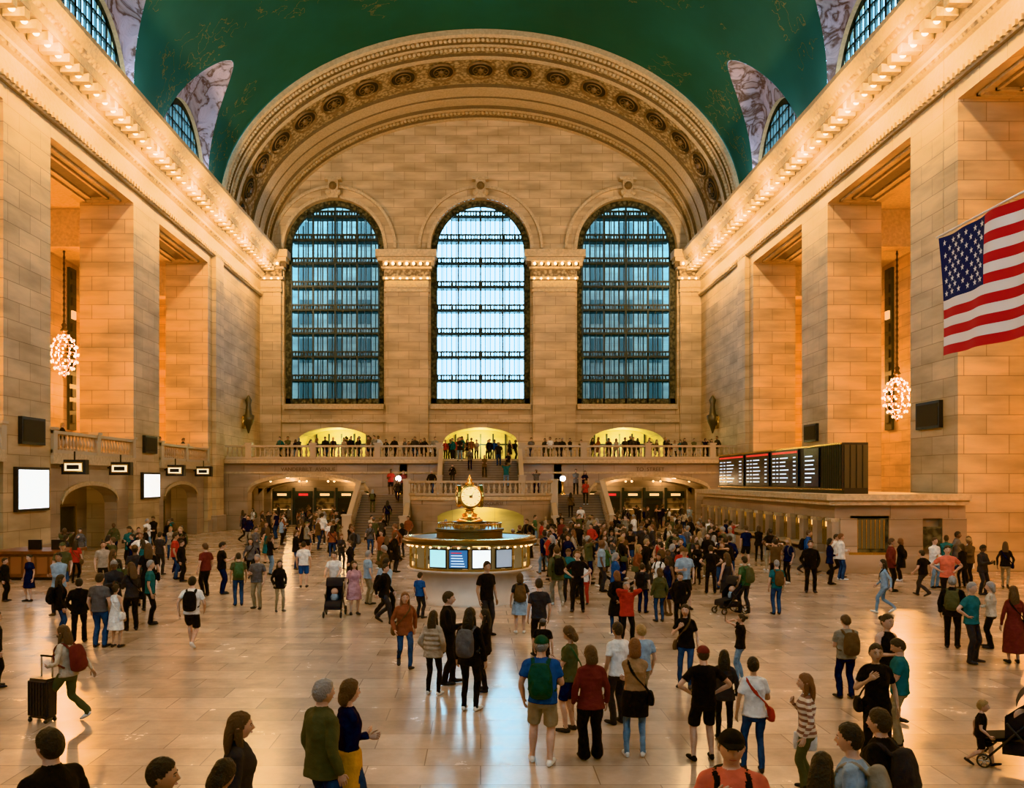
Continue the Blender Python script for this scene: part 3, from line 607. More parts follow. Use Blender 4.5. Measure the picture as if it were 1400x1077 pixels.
# ------------------------------------------------------------------ chandeliers
CHN=M('chandelier_chain_bronze',(.05,.035,.02),.5,.6)
def chandelier(x,y,zc):
    b=MB(); b.lathe((x,y,zc),[(.05,1.3),(.05,HT-zc)],CHN,6)
    k=0
    while 1.6+k*.35<HT-zc-.5: b.ball((x,y,zc+1.6+k*.35),.085,CHN,6,1.6); k+=1
    b.lathe((x,y,zc+1.3),[(.05,0),(.22,.1),(.1,.3),(.16,.45),(.05,.6)],CHN,10)
    b.lathe((x,y,HT-.4),[(.05,0),(.25,.3),(.3,.4)],BRASS,10)
    for j,(r,z,n) in enumerate(((.25,1.15,5),(.5,.9,9),(.68,.5,12),(.76,.05,13),(.70,-.4,12),(.5,-.8,9),(.22,-1.1,4))):
        b.lathe((x,y,zc+z),[(r-.03,0),(r,-.03),(r+.02,0),(r,.03),(r-.03,0)],BRASS,24)
        for i in range(n):
            a=2*pi*(i+.5*(j%2))/n; b.ball((x+(r+.05)*cos(a),y+(r+.05)*sin(a),zc+z-.07),.06,BULB2,6,1.3)
    for i in range(8):
        a=2*pi*i/8; pr=[(.1,1.3),(.5,.9),(.68,.5),(.76,.05),(.70,-.4),(.5,-.8),(.22,-1.1),(.05,-1.3)]
        for p,q in zip(pr[:-1],pr[1:]): b.beam((x+p[0]*cos(a),y+p[0]*sin(a),zc+p[1]),(x+q[0]*cos(a),y+q[0]*sin(a),zc+q[1]),.03,.03,BRASS)
    b.ball((x,y,zc-1.35),.12,BRASS,8)
    b.obj('chandelier',True)
def light(kind,loc,power,col,size=.15,rot=None,ang=None,name='lamp'):
    d=bpy.data.lights.new(name,kind); d.energy=power; d.color=col
    d.shadow_soft_size=size
    if kind=='SPOT': d.spot_size=ang; d.spot_blend=.8
    o=bpy.data.objects.new(name,d); o.location=loc; sc.collection.objects.link(o)
    if rot is not None:
        o.rotation_euler=(Vector(rot)-Vector(loc)).to_track_quat('-Z','Y').to_euler()
    return o
ORG=(1,.46,.14)
for x,y,z in ((-25,54,11.4),(25,54,8.8),(-25,39.85,11.4),(25,39.85,8.8),(-25,25.7,11.4),(25,25.7,8.8)):
    chandelier(x,y,z); light('POINT',(x,y,z),3500,ORG,.25,name='chandelier_lamp')
for s in(-1,1): light('POINT',(s*27,73,11),3200,ORG,.3,name='added_hall_glow')  # added hidden light without a fixture, for the orange glow in the halls
WARMC=(1,.67,.36)
for s in(-1,1):
    y=YB+5
    while y<80:
        light('POINT',(s*17.9,y,22.2),800,WARMC,.15,name='cornice_lamp')
        y+=6.3
    y=YB+4
    while y<68:
        light('POINT',(s*18.9,y,25.15),250,(.70,.88,1),.1,name='cove_uplight'); y+=7.07
    for y in (3,16,29): light('SPOT',(s*15.5,y,24),2700,(1,.84,.70),.5,(s*2,y+14,0),radians(95),'added_fill_spot')  # added fill spots above the frame, brightening floor and crowd; no real fixture
    light('SPOT',(s*16,62,24.9),1300,(1,.72,.45),.4,(s*-2,80,34),radians(110),'arch_flood_lamp')
    for x in (11,15.5): light('POINT',(s*x,72.2,3.9),150,(1,.66,.34),.15,name='passage_lamp'); light('POINT',(s*x,77,3.9),90,(1,.66,.34),.15,name='passage_lamp')
for c in WC: light('POINT',(c,84.6,7.6),400,(1,.88,.42),.15,name='doorway_lamp')
light('POINT',(0,62,2.0),200,(1,.78,.4),.15,name='ramp_lamp')
light('POINT',(CX,CYB,1.7),20,(1,.8,.5),.1,name='booth_lamp')
for k in range(5): light('POINT',(-21.6,LC[k],4.2),90,(1,.7,.4),.12,name='gate_lamp')
# ------------------------------------------------------------------ flag
def u_c(i,NU): return (i+.5)/NU<.4
def flag():
    b=MB(); Xf=14.0; yl=27.5; yr=20.75; zt=11.2; zb=7.6
    RED=M('flag_red',(.45,.012,.02),.8); WHT=M('flag_white',(.72,.72,.74),.8); BLU=M('flag_blue',(.012,.026,.095),.8)
    NU=76; NV=26
    def P(u,v,off=0):
        y=yl+(yr-yl)*u; z=zt+(zb-zt)*v; x=Xf+.16*sin(u*11+v*1.5)*(.4+.6*u)+.06*sin(u*23+v*3)-off
        return (x,y-.15*v*(1-u),z-.06*sin(u*pi)*1)
    for i in range(NU):
        for j in range(NV):
            row=j//2; m=RED if row%2==0 else WHT
            if u_c(i,NU) and row<7: m=BLU
            b.quad(P(i/NU,j/NV),P((i+1)/NU,j/NV),P((i+1)/NU,(j+1)/NV),P(i/NU,(j+1)/NV),m)
    for r in range(9):
        for c in range(6 if r%2==0 else 5):
            u=.4*((2*c+1+(r%2))/12); v=(7/13)*(r+1)/10
            cx,cy,cz=P(u,v,0.015)
            for sgn in(1,-1):
                pts=[]
                for k in range(10):
                    rr=.105 if k%2==0 else .042; a=pi/2+k*pi/5
                    pts.append((cx+(0 if sgn>0 else .03),cy+rr*cos(a),cz+rr*sin(a)))
                b.add(pts,[list(range(10))],WHT)
    b.beam((Xf,yl+.1,zt+.05),(Xf,yr-.1,zt+.05),.05,.05,WHT)
    for y in (yl-.3,yr+.3): b.beam((Xf,y,zt+.05),(Xf,y,34.2),.008,.008,TRIM)
    b.obj('american_flag',True)
flag()
# ------------------------------------------------------------------ people
SK,TOP,BOT,SHOE,HAIR,BAG,EYE,LIP,EW=range(9)
class Parts:
    def __init__(s): s.v=[];s.f=[];s.l=[]
    def add(s,vs,fs,lab):
        o=len(s.v); s.v+=[Vector(v) for v in vs]
        for f in fs: s.f.append(tuple(i+o for i in f)); s.l.append(lab)
def cr(a,b_,c,d,t):
    return .5*((2*b_)+(-a+c)*t+(2*a-5*b_+4*c-d)*t*t+(-a+3*b_-3*c+d)*t*t*t)
def tube(P,pts,rad,lab,n=12,hint=(1,0,0),sub=4,cap=.6,sq=1.0):
    pts=[Vector(p) for p in pts]; rad=[(r,r) if not isinstance(r,tuple) else r for r in rad]
    pp=[];rr=[]
    m=len(pts)
    for i in range(m-1):
        a=pts[max(0,i-1)];b_=pts[i];c=pts[i+1];d=pts[min(m-1,i+2)]
        ra=rad[i];rb=rad[i+1]
        for k in range(sub):
            t=k/sub; pp.append(cr(a,b_,c,d,t) if sub>1 else b_.copy()); ts=t; rr.append((ra[0]+(rb[0]-ra[0])*ts,ra[1]+(rb[1]-ra[1])*ts))
    pp.append(pts[-1]);rr.append(rad[-1])
    hint=Vector(hint); vs=[];K=len(pp)
    tg0=(pp[1]-pp[0]).normalized(); tg1=(pp[-1]-pp[-2]).normalized()
    rings=[(pp[0]-tg0*min(rr[0])*cap,(rr[0][0]*.55,rr[0][1]*.55),tg0)] if cap>0 else []
    for i in range(K):
        t=(pp[min(K-1,i+1)]-pp[max(0,i-1)]).normalized(); rings.append((pp[i],rr[i],t))
    if cap>0: rings.append((pp[-1]+tg1*min(rr[-1])*cap,(rr[-1][0]*.55,rr[-1][1]*.55),tg1))
    for c,r,t in rings:
        s=hint-t*hint.dot(t)
        if s.length<.1: s=Vector((0,1,0))-t*t.y
        s.normalize(); o=t.cross(s)
        for k in range(n):
            a=2*pi*k/n; ca,sa=cos(a),sin(a)
            if sq!=1.0:
                ca=math.copysign(abs(ca)**sq,ca); sa=math.copysign(abs(sa)**sq,sa)
            vs.append(c+s*r[0]*ca+o*r[1]*sa)
    fs=[];R=len(rings)
    for j in range(R-1):
        for k in range(n):
            k2=(k+1)%n; fs.append((j*n+k,j*n+k2,(j+1)*n+k2,(j+1)*n+k))
    fs.append(tuple(range(n-1,-1,-1))); fs.append(tuple((R-1)*n+k for k in range(n)))
    P.add(vs,fs,lab)
def ik(a,b_,l1,l2,pole):
    a=Vector(a);b_=Vector(b_);d=b_-a; L=min(d.length,l1+l2-.002); L=max(L,.08); u=d.normalized()
    x=(l1*l1-l2*l2+L*L)/(2*L); h=sqrt(max(0,l1*l1-x*x)); p=Vector(pole); p=(p-u*p.dot(u)).normalized()
    return a+u*x+p*h, a+u*L
def hand(P,w,d,pn,side,curl=.35):
    d=d.normalized(); pn=(pn-d*pn.dot(d)).normalized(); ac=d.cross(pn)*side
    tube(P,[w-d*.02,w+d*.01,w+d*.05,w+d*.088],[(.024,.018),(.026,.018),(.040,.017),(.040,.012)],SK,8,ac,1,.3)
    for o,l in ((-.031,.058),(-.0105,.074),(.0105,.080),(.031,.070)):
        p=w+d*.082+ac*o; pts=[p]; a=curl*.6; r=[.0095]
        for k,sl in enumerate((.45,.3,.25)):
            dd=d*cos(a)+pn*sin(a); p=p+dd*l*sl; pts.append(p); a+=curl; r.append((.009,.0085,.007)[k])
        tube(P,pts,r,SK,6,ac,1,.5)
    p=w+d*.025+ac*.022; d1=(d*.65+ac*.65+pn*.35).normalized(); d2=(d*.9+ac*.25+pn*.3).normalized()
    tube(P,[p,p+d1*.04,p+d1*.04+d2*.03,p+d1*.04+d2*.052],[.013,.012,.010,.008],SK,6,pn,1,.5)
def hp(x,y,z):
    px,py,pz=.078*x,.097*y,.118*z
    if z<0:
        t=-z; px*=1-.30*t**1.6; py*= (1-.08*t) if y>0 else (1-.38*t)
    if y>0:
        g=math.exp(-(x/.17)**2)
        py+=.024*g*math.exp(-((z+.22)/.12)**2)+.010*g*math.exp(-((z+.03)/.16)**2)
        py-=.009*math.exp(-((abs(x)-.42)/.2)**2)*math.exp(-((z-.04)/.12)**2)
        py+=.005*math.exp(-(x/.3)**2)*math.exp(-((z+.52)/.08)**2)+.010*math.exp(-(x/.35)**2)*math.exp(-((z+.85)/.16)**2)
    return Vector((px,py,pz))
def sphere_dirs(nl,nt):
    for j in range(nt+1):
        t=pi*j/nt
        for i in range(nl):
            a=2*pi*i/nl; yield (sin(t)*cos(a),sin(t)*sin(a),cos(t))
def head(P,c,yaw,pitch,hair,female,scale=1):
    Rm=Matrix.Rotation(yaw,3,'Z')@Matrix.Rotation(pitch,3,'X'); X=lambda v:c+Rm@(Vector(v)*scale)
    nl,nt=36,30; dirs=list(sphere_dirs(nl,nt)); fs=[]
    for j in range(nt):
        for i in range(nl):
            i2=(i+1)%nl; fs.append((j*nl+i,(j+1)*nl+i,(j+1)*nl+i2,j*nl+i2))
    P.add([X(hp(*d)) for d in dirs],fs,SK)
    for s in(-1,1):
        tube(P,[X((s*.076,-.005,.022)),X((s*.084,-.012,.0)),X((s*.078,-.004,-.026))],[(.005,.014),(.007,.018),(.004,.010)],SK,6,Rm@Vector((1,0,0)),1,.5)
        def sph(cc,r,lab):
            n=8; vs=[X(Vector(cc)+Vector(d)*r) for d in sphere_dirs(n,6)]
            P.add(vs,[(j*n+i,(j+1)*n+i,(j+1)*n+(i+1)%n,j*n+(i+1)%n) for j in range(6) for i in range(n)],lab)
        sph((s*.031,.0795,.004),.0100,EW); sph((s*.031,.0855,.004),.0058,EYE)
        tube(P,[X((s*.020,.088,.012)),X((s*.032,.0905,.0145)),X((s*.044,.082,.010))],[.0035,.004,.003],SK,5,(0,0,1),1,.5)
        tube(P,[X((s*.016,.0945,.024)),X((s*.033,.0925,.029)),X((s*.048,.080,.023))],[.0035,.0038,.0025],HAIR,5,(0,0,1),1,.5)
    tube(P,[X((-.022,.0865,-.0585)),X((0,.097,-.0585)),X((.022,.0865,-.0585))],[(.002,.004),(.004,.006),(.002,.004)],LIP,6,Rm@Vector((0,1,0)),2,.4)
    if hair!='bald':
        th={'short':.15,'crop':.06,'long':.14,'bob':.17,'bun':.10,'cap':.05,'curly':.25}[hair]
        vs=[];mk=[]
        for d in dirs:
            x,y,z=d
            line=(-.12+.76*y) if y>0 else max(-.12+1.25*y,-.72)
            if hair in('long','bob','curly') : line-= .55*max(0,1-abs(y-(-.1))*1.3)*abs(x)
            s=z-line+.06*nz.noise(Vector((x*9,y*9,z*9))); m=max(0,min(1,s/.28)); m=m*m*(3-2*m); mk.append(s>-.03)
            p=hp(x,min(y,1),z)
            if y>0 and z>0.2: p=Vector((.078*x,.097*y,.118*z))
            if y<0 and z<0: p=Vector((p.x,.097*y*(1-.25*-z),p.z))
            w=1+.4*nz.noise(Vector((x*3.5,y*3.5,z*3.5)))
            tk=th*(.75+.35*max(0,z))
            vs.append(X(p*(1.008+tk*m*w)))
        P.add(vs,[f for f in fs if all(mk[i] for i in f)],HAIR)
    if hair in('long','curly'):
        tube(P,[X((0,-.045,.05)),X((0,-.075,-.04)),X((0,-.092,-.14)),X((0,-.088,-.24)),X((0,-.085,-.31))],[(.070,.045),(.088,.05),(.098,.042),(.092,.032),(.06,.018)],HAIR,14,Rm@Vector((1,0,0)),3)
        for s in(-1,1): tube(P,[X((s*.062,-.01,.03)),X((s*.080,-.01,-.06)),X((s*.082,.0,-.15)),X((s*.085,.02,-.24))],[(.022,.034),(.02,.036),(.02,.03),(.01,.016)],HAIR,8,Rm@Vector((1,0,0)),3)
    if hair=='bob':
        tube(P,[X((0,-.04,.05)),X((0,-.065,-.04)),X((0,-.072,-.10)),X((0,-.06,-.125))],[(.075,.05),(.090,.055),(.088,.045),(.07,.03)],HAIR,14,Rm@Vector((1,0,0)),3)
    if hair=='bun':
        n=10; P.add([X(Vector((0,-.115,.045))+Vector(d)*.042) for d in sphere_dirs(n,8)],[(j*n+i,(j+1)*n+i,(j+1)*n+(i+1)%n,j*n+(i+1)%n) for j in range(8) for i in range(n)],HAIR)
    if hair=='cap':
        vs=[];mk=[]
        for d in dirs:
            x,y,z=d; vs.append(X((.086*x,.106*y,.035+.098*z))); mk.append(z>-.02)
        P.add(vs,[f for f in fs if all(mk[i] for i in f)],BAG)
        tube(P,[X((0,.06,.05)),X((0,.12,.048)),X((0,.165,.036))],[(.07,.012),(.072,.008),(.045,.005)],BAG,12,Rm@Vector((1,0,0)),3,.3)
POSES={
 'stand':dict(fl=(-.10,.0),fr=(.10,.03),wl=(-.245,.06,.86),wr=(.245,.05,.86)),
 'stand2':dict(fl=(-.12,.08),fr=(.11,-.05),wl=(-.245,.07,.87),wr=(.10,.27,1.14),hx=.02),
 'pocket':dict(fl=(-.12,.02),fr=(.12,.0),wl=(-.205,.08,.92),wr=(.205,.08,.92)),
 'walk':dict(fl=(-.07,.27),fr=(.07,-.28),wl=(-.25,-.13,.90),wr=(.24,.20,.93),hz=.89,lp=12,rp=-34,lean=.03),
 'walk2':dict(fl=(-.07,-.25),fr=(.07,.25),wl=(-.24,.18,.93),wr=(.25,-.12,.90),hz=.895,lp=-32,rp=11,lean=.025),
 'phone':dict(fl=(-.11,.03),fr=(.11,.0),wl=(-.06,.29,1.14),wr=(.07,.30,1.16),hpit=-.35),
 'photo':dict(fl=(-.13,.05),fr=(.13,-.03),wl=(-.07,.33,1.52),wr=(.08,.33,1.53),hpit=.15,lean=-.03),
 'fold':dict(fl=(-.12,.0),fr=(.12,.03),wl=(.08,.20,1.12),wr=(-.09,.235,1.10)),
 'hips':dict(fl=(-.15,.0),fr=(.14,.05),wl=(-.19,.03,1.03),wr=(.19,.03,1.03),pole=(1,-.4,0)),
 'strap':dict(fl=(-.10,.04),fr=(.12,-.04),wl=(-.245,.05,.87),wr=(.12,.17,1.28),hx=-.02),
 'lug':dict(fl=(-.08,.30),fr=(.08,-.30),wl=(-.18,.2,1.05),wr=(.30,-.22,.91),hz=.885,lp=12,rp=-36,lean=.05),
 'back':dict(fl=(-.12,.03),fr=(.12,.0),wl=(-.06,-.17,.98),wr=(.07,-.18,.98),pole=(1,-.3,0)),
 'push':dict(fl=(-.09,.22),fr=(.09,-.22),wl=(-.2,.42,1.02),wr=(.2,.42,1.02),hz=.895,rp=-20,lean=.06),
}
CACHE={}
def person_mesh(sex,pose,top,bot,hair,acc,kid=False,yaw=0):
    key=(sex,pose,top,bot,hair,acc,kid,round(yaw,1))
    if key in CACHE: return CACHE[key]
    p=POSES[pose]; f=sex=='f'; P=Parts(); E=Parts()
    hz=p.get('hz',.92); dz=hz-.92; lean=p.get('lean',.0); hx=p.get('hx',0)
    def T(x,y,z): return Vector((x+hx*max(0,1-abs(z-.95)*2),y+lean*(z-.92)/.5,z+dz))
    for s,ft,pit in((-1,p['fl'],p.get('lp',0)),(1,p['fr'],p.get('rp',0))):
        pr=radians(pit); az=.085+(.10 if pit<-10 else (.02 if pit>5 else 0))
        hipj=T(s*.088,0,.92); an=Vector((ft[0],ft[1],az)); kn,an=ik(hipj,an,.43,.425,(s*.1,1,0)); fd=Vector((s*.18,1,0)).normalized()
        fdir=Vector((fd.x*cos(pr),fd.y*cos(pr),sin(pr)))
        up=Vector((0,0,1)) 
        m1=hipj.lerp(kn,.5); m2=kn.lerp(an,.38)+Vector((0,-.015,0))
        if bot in('trousers','wide','slim'):
            k={'trousers':1.0,'wide':1.18,'slim':.86}[bot]; e={'trousers':.056,'wide':.085,'slim':.042}[bot]
            tube(P,[hipj+Vector((0,0,.0)),m1,kn,m2,an+Vector((0,0,.03)),an-Vector((0,0,.02))],[.088,.082*k,.064*k,.062*k,e,e*1.02],BOT,14)
        elif bot=='shorts':
            q=kn.lerp(hipj,.10); tube(P,[hipj+Vector((0,0,.0)),m1,q],[.09,.092,.086],BOT,14,cap=.15)
            tube(P,[m1,kn,m2,kn.lerp(an,.75),an],[.06,.054,.056,.040,.034],SK,12)
        else:
            tube(P,[hipj,m1,kn,m2,kn.lerp(an,.75),an],[.085,.073,.051,.052,.036,.032],SK,12)
        heel=an+Vector((0,0,-.045))-fdir*.055*1; side=fdir.cross(up)
        if pit<-10: heel=an-fdir*.05+Vector((0,-.01,-.035))
        tube(P,[heel+Vector((0,0,.005)),heel+fdir*.06,heel+fdir*.14,heel+fdir*.20,heel+fdir*.245],[(.032,.040),(.038,.045),(.043,.036),(.045,.030),(.032,.022)],SHOE,12,side,2,.5)
        tube(P,[an+Vector((0,0,-.05)),an+Vector((0,0,.005))],[.040,.036],SHOE,10)
    hw=.168 if f else .160
    tube(P,[T(0,0,.80),T(0,-.005,.88),T(0,0,.96),T(0,0,1.02)],[(hw*.8,.095),(hw,.118),(hw*.96,.11),(hw*.84,.10)],BOT,20,(1,0,0),3,.3)
    if bot in('skirt','dress','longskirt'):
        lab=TOP if bot=='dress' else BOT; hem={'skirt':.56,'dress':.50,'longskirt':.25}[bot]; fl=.06 if 'walk' in pose else 0
        tube(P,[T(0,0,1.04),T(0,0,.92),T(0,0,.75),Vector((0,0,hem+dz))],[(.135,.10),(.185,.135),(.21,.17+fl),(.24,.20+fl*1.5)],lab,24,(1,0,0),3,.05)
    if f: rg=[(.90,.174,.124,0),(.98,.156,.109,0),(1.08,.138,.10,0),(1.19,.148,.112,.004),(1.28,.154,.130,.012),(1.36,.140,.102,.004),(1.415,.105,.080,0),(1.46,.058,.056,0)]
    else: rg=[(.90,.172,.124,0),(.98,.162,.117,0),(1.08,.160,.116,.004),(1.2,.170,.122,.004),(1.30,.178,.124,.004),(1.37,.160,.108,0),(1.425,.108,.082,0),(1.465,.062,.06,0)]
    ex={'jacket':.018,'coat':.022,'hoodie':.014,'long':.006,'tee':.010,'tank':.002,'tied':.006,'puffer':.026}[top]
    if top in('jacket','puffer','hoodie'): rg=[(.80,.188,.138,0)]+rg
    if top=='coat': rg=[(.55,.215,.165,0),(.72,.20,.15,0)]+rg
    if top in('tee','long') : rg=[(.86,.182,.134,0)]+rg
    tube(P,[T(0,r[3],r[0]) for r in rg],[(r[1]+ex,r[2]+ex) for r in rg],TOP,24,(1,0,0),3,.08,.92)
    if top=='tied': tube(P,[T(0,-.02,.62),T(0,-.01,.8),T(0,0,.95),T(0,0,1.0)],[(.20,.155),(.20,.155),(.185,.14),(.17,.125)],BAG,20,(1,0,0),3,.1)
    if top=='puffer':
        for z in(.88,.98,1.08,1.18,1.28): tube(P,[T(0,0,z-.03),T(0,0,z),T(0,0,z+.03)],[(.165+ex,.12+ex),(.185+ex,.135+ex),(.165+ex,.12+ex)],TOP,22,(1,0,0),2,.1)
    nr=.046 if f else .056
    tube(P,[T(0,-.008,1.40),T(0,-.002,1.49),T(0,.012,1.565)],[nr*1.2,nr,nr],SK,12)
    if top in('jacket','hoodie','coat','puffer'): tube(P,[T(0,-.01,1.44),T(0,-.012,1.49)],[.075,.068],TOP,14,cap=.1)
    sw=.150 if f else .176; au,af=.29,.25; pole=p.get('pole',(.55,-.8,-.25)); ar=.82 if f else .96
    for s,wt in((-1,p['wl']),(1,p['wr'])):
        sh=T(s*sw,-.004,1.378); wt=T(*wt); el,wr=ik(sh,wt,au,af,(s*pole[0],pole[1],pole[2]))
        root=T(s*.05,-.008,1.425)
        m1=sh.lerp(el,.5); m2=el.lerp(wr,.4)
        tube(P,[root,sh.lerp(root,.42)+Vector((0,0,.004)),sh,sh.lerp(el,.22)],[.042+ex*.4,.048+ex*.4,.053*ar+ex*.6,.052*ar+ex*.6],TOP if top!='tank' else SK,12)
        if top=='tank': tube(P,[T(s*.045,-.07,1.41),T(s*.08,.0,1.435),T(s*.065,.08,1.37)],[.022,.022,.022],TOP,8)
        if top in('tee','tank'):
            q=sh.lerp(el,.62)
            if top=='tee': tube(P,[sh,sh.lerp(el,.3),q],[.053*ar+.008,.053*ar+.010,.054*ar+.012],TOP,12,cap=.1)
            tube(P,[sh,m1,el,m2,el.lerp(wr,.75),wr],[.050*ar,.046*ar,.038*ar,.039*ar,.030*ar,.025*ar],SK,12)
        else:
            tube(P,[sh,m1,el,m2,el.lerp(wr,.75),wr],[.052*ar+ex*.8,.048*ar+ex*.8,.043*ar+ex*.8,.042*ar+ex*.8,.036*ar+ex*.7,.034*ar+ex*.6],TOP,12,cap=.2)
            tube(P,[el.lerp(wr,.9),wr+(wr-el).normalized()*.01],[.026*ar,.025*ar],SK,10)
        d=(wr-el).normalized()
        pn=Vector((-s,.25,0)) if wt.z<1.0+dz else Vector((-s*.7,-.1,.5))
        if pose not in('pocket',): hand(E,wr,d,pn,s,.32 if wt.z<1.0 else .6)
        else: tube(P,[wr,wr+d*.06],[(.045,.03),(.04,.025)],BOT,10,(0,1,0))
    if pose in('phone','photo'):
        q=T(0,.40,1.15) if pose=='phone' else T(0,.41,1.60)
        vs=[q+Vector((a*.04,b_*.006,c_*.075)) for a in(-1,1) for b_ in(-1,1) for c_ in(-1,1)]
        E.add(vs,[(0,1,3,2),(4,6,7,5),(0,4,5,1),(2,3,7,6),(0,2,6,4),(1,5,7,3)],EYE)
    if acc=='backpack':
        tube(P,[T(0,-.20,.98),T(0,-.215,1.06),T(0,-.215,1.25),T(0,-.19,1.40)],[(.13,.075),(.15,.09),(.15,.088),(.11,.06)],BAG,18,(1,0,0),3,.4,.75)
        tube(P,[T(0,-.29,1.02),T(0,-.30,1.1),T(0,-.285,1.2)],[(.10,.03),(.11,.035),(.09,.03)],BAG,14,(1,0,0),2,.4,.7)
        for s in(-1,1): tube(P,[T(s*.09,-.14,1.36),T(s*.10,-.03,1.45),T(s*.105,.09,1.39),T(s*.115,.145,1.25),T(s*.15,.09,1.10),T(s*.16,-.08,1.03)],[(.026,.010)]*6,BAG,8,(1,0,0),4,.2)
    if acc in('bag','tote'):
        if acc=='bag': tube(P,[T(.23,-.02,.80),T(.235,-.02,.88),T(.23,-.02,.98)],[(.045,.12),(.05,.13),(.03,.11)],BAG,16,(1,0,0),3,.4,.7)
        else: tube(P,[T(.25,0,.55),T(.255,0,.66),T(.25,0,.82)],[(.05,.16),(.06,.17),(.025,.16)],BAG,16,(1,0,0),3,.3,.6)
        o=.13+ex
        if acc=='bag':
            tube(P,[T(.215,.06,.95),T(.13,o+.005,1.10),T(.0,o+.012,1.25),T(-.09,.10+ex,1.38),T(-.105,.0,1.445),T(-.09,-.09-ex,1.36),T(0,-o,1.22),T(.13,-o,1.08),T(.215,-.08,.95)],[(.016,.012)]*9,BAG,8,(0,0,1),3,.2)
        else:
            tube(P,[T(.23,.08,.82),T(.19,.10,1.15),T(.14,.05,1.435),T(.18,-.08,1.2),T(.23,-.08,.82)],[.012]*5,BAG,8,(0,0,1),3,.2)
    me=bpy.data.meshes.new('t'); me.from_pydata([tuple(v) for v in P.v],[],P.f); bm=bmesh.new(); bm.from_mesh(me); bmesh.ops.recalc_face_normals(bm,faces=bm.faces); bm.to_mesh(me); bm.free()
    ob=bpy.data.objects.new('t',me); sc.collection.objects.link(ob)
    md=ob.modifiers.new('r','REMESH'); md.mode='VOXEL'; md.voxel_size=.0125
    m2=ob.modifiers.new('s','SMOOTH'); m2.factor=.5; m2.iterations=2
    dg=bpy.context.evaluated_depsgraph_get(); ev=ob.evaluated_get(dg); em=ev.to_mesh()
    V=[v.co.copy() for v in em.vertices]; FA=[tuple(q.vertices) for q in em.polygons]
    bvh=BVHTree.FromPolygons([v for v in P.v],P.f); labs=[]
    for q in em.polygons:
        r=bvh.find_nearest(q.center); labs.append(P.l[r[2]] if r[2] is not None else TOP)
    ev.to_mesh_clear(); bpy.data.objects.remove(ob); bpy.data.meshes.remove(me)
    head(E,T(0,.018,1.622) if not kid else T(0,.018,1.66),yaw,p.get('hpit',0)*1.0,hair,f,1.06 if not kid else 1.35)
    isc=[False]*len(V)
    for q,l in zip(FA,labs):
        if l in(TOP,BOT):
            for i in q: isc[i]=True
    sd_=len(CACHE)*3.1
    for i,v in enumerate(V):
        if isc[i]:
            n_=nz.noise_vector(Vector((v.x*9,v.y*9,v.z*6.5+sd_))); n2=nz.noise(Vector((v.x*10,v.y*10,v.z*26+sd_)))
            V[i]=v+Vector((n_.x,n_.y,n_.z*.4))*.013+Vector((v.x,v.y,0)).normalized()*.005*n2
    o=len(V); V+=E.v; FA+=[tuple(i+o for i in q) for q in E.f]; labs+=E.l
    mz=min(v.z for v in V); V=[(v.x,v.y,v.z-mz) for v in V]
    me=bpy.data.meshes.new('%s_figure'%('woman' if f else 'man')); me.from_pydata(V,[],FA)
    me.polygons.foreach_set('material_index',labs); me.polygons.foreach_set('use_smooth',[True]*len(FA))
    for k in range(9): me.materials.append(None)
    me.update(); CACHE[key]=me; return me
COL={'black':(.012,.012,.014),'navy':(.015,.022,.045),'grey':(.12,.12,.125),'dgrey':(.045,.045,.05),'white':(.66,.66,.64),'cream':(.5,.44,.35),'jeans':(.05,.085,.15),'ljeans':(.18,.27,.36),
 'khaki':(.28,.23,.16),'olive':(.08,.08,.05),'red':(.34,.04,.03),'rust':(.20,.07,.04),'maroon':(.12,.032,.03),'teal':(.035,.12,.13),'blue':(.035,.085,.21),'lblue':(.26,.36,.46),'pink':(.42,.25,.28),
 'beige':(.34,.28,.22),'mustard':(.55,.27,.04),'green':(.065,.11,.065),'brown':(.10,.06,.035),'tan':(.32,.2,.12),'coral':(.58,.16,.11),'purple':(.08,.045,.13),'dgreen':(.025,.06,.045),'stone':(.25,.235,.2),
 'h_black':(.01,.008,.007),'h_dark':(.025,.016,.010),'h_brown':(.07,.038,.02),'h_blond':(.30,.2,.1),'h_grey':(.26,.25,.24),'h_red':(.15,.065,.03)}
SKC={'l':(.52,.33,.24),'m':(.36,.21,.14),'d':(.12,.065,.042),'t':(.43,.27,.18)}
def cloth(c): return M('cloth_'+c,COL[c],.9,bump=.6,bscale=9,var=.2,spec=.2)
def stripe_mat():
    if 'cloth_stripe' in MATS: return MATS['cloth_stripe']
    m=bpy.data.materials.new('cloth_stripe'); m.use_nodes=True; nt=m.node_tree; tc=nt.nodes.new('ShaderNodeTexCoord'); w=nt.nodes.new('ShaderNodeTexWave'); w.bands_direction='Z'; w.inputs['Scale'].default_value=3.6
    r=nt.nodes.new('ShaderNodeValToRGB'); r.color_ramp.interpolation='CONSTANT'; r.color_ramp.elements[0].color=(.6,.52,.42,1); r.color_ramp.elements[1].color=(.2,.1,.08,1); r.color_ramp.elements[1].position=.55
    nt.links.new(tc.outputs['Object'],w.inputs['Vector']); nt.links.new(w.outputs['Fac'],r.inputs[0]); nt.links.new(r.outputs[0],nt.nodes['Principled BSDF'].inputs['Base Color']); MATS['cloth_stripe']=m; return m
EYEM=M('eye_dark',(.01,.01,.01),.2); LIPM=M('lip',(.3,.1,.08),.5); EWM=M('eye_white',(.5,.48,.45),.3)
def skinm(k): return M('skin_'+k,SKC[k],.5,var=.12,bscale=14)
PLACED=[]
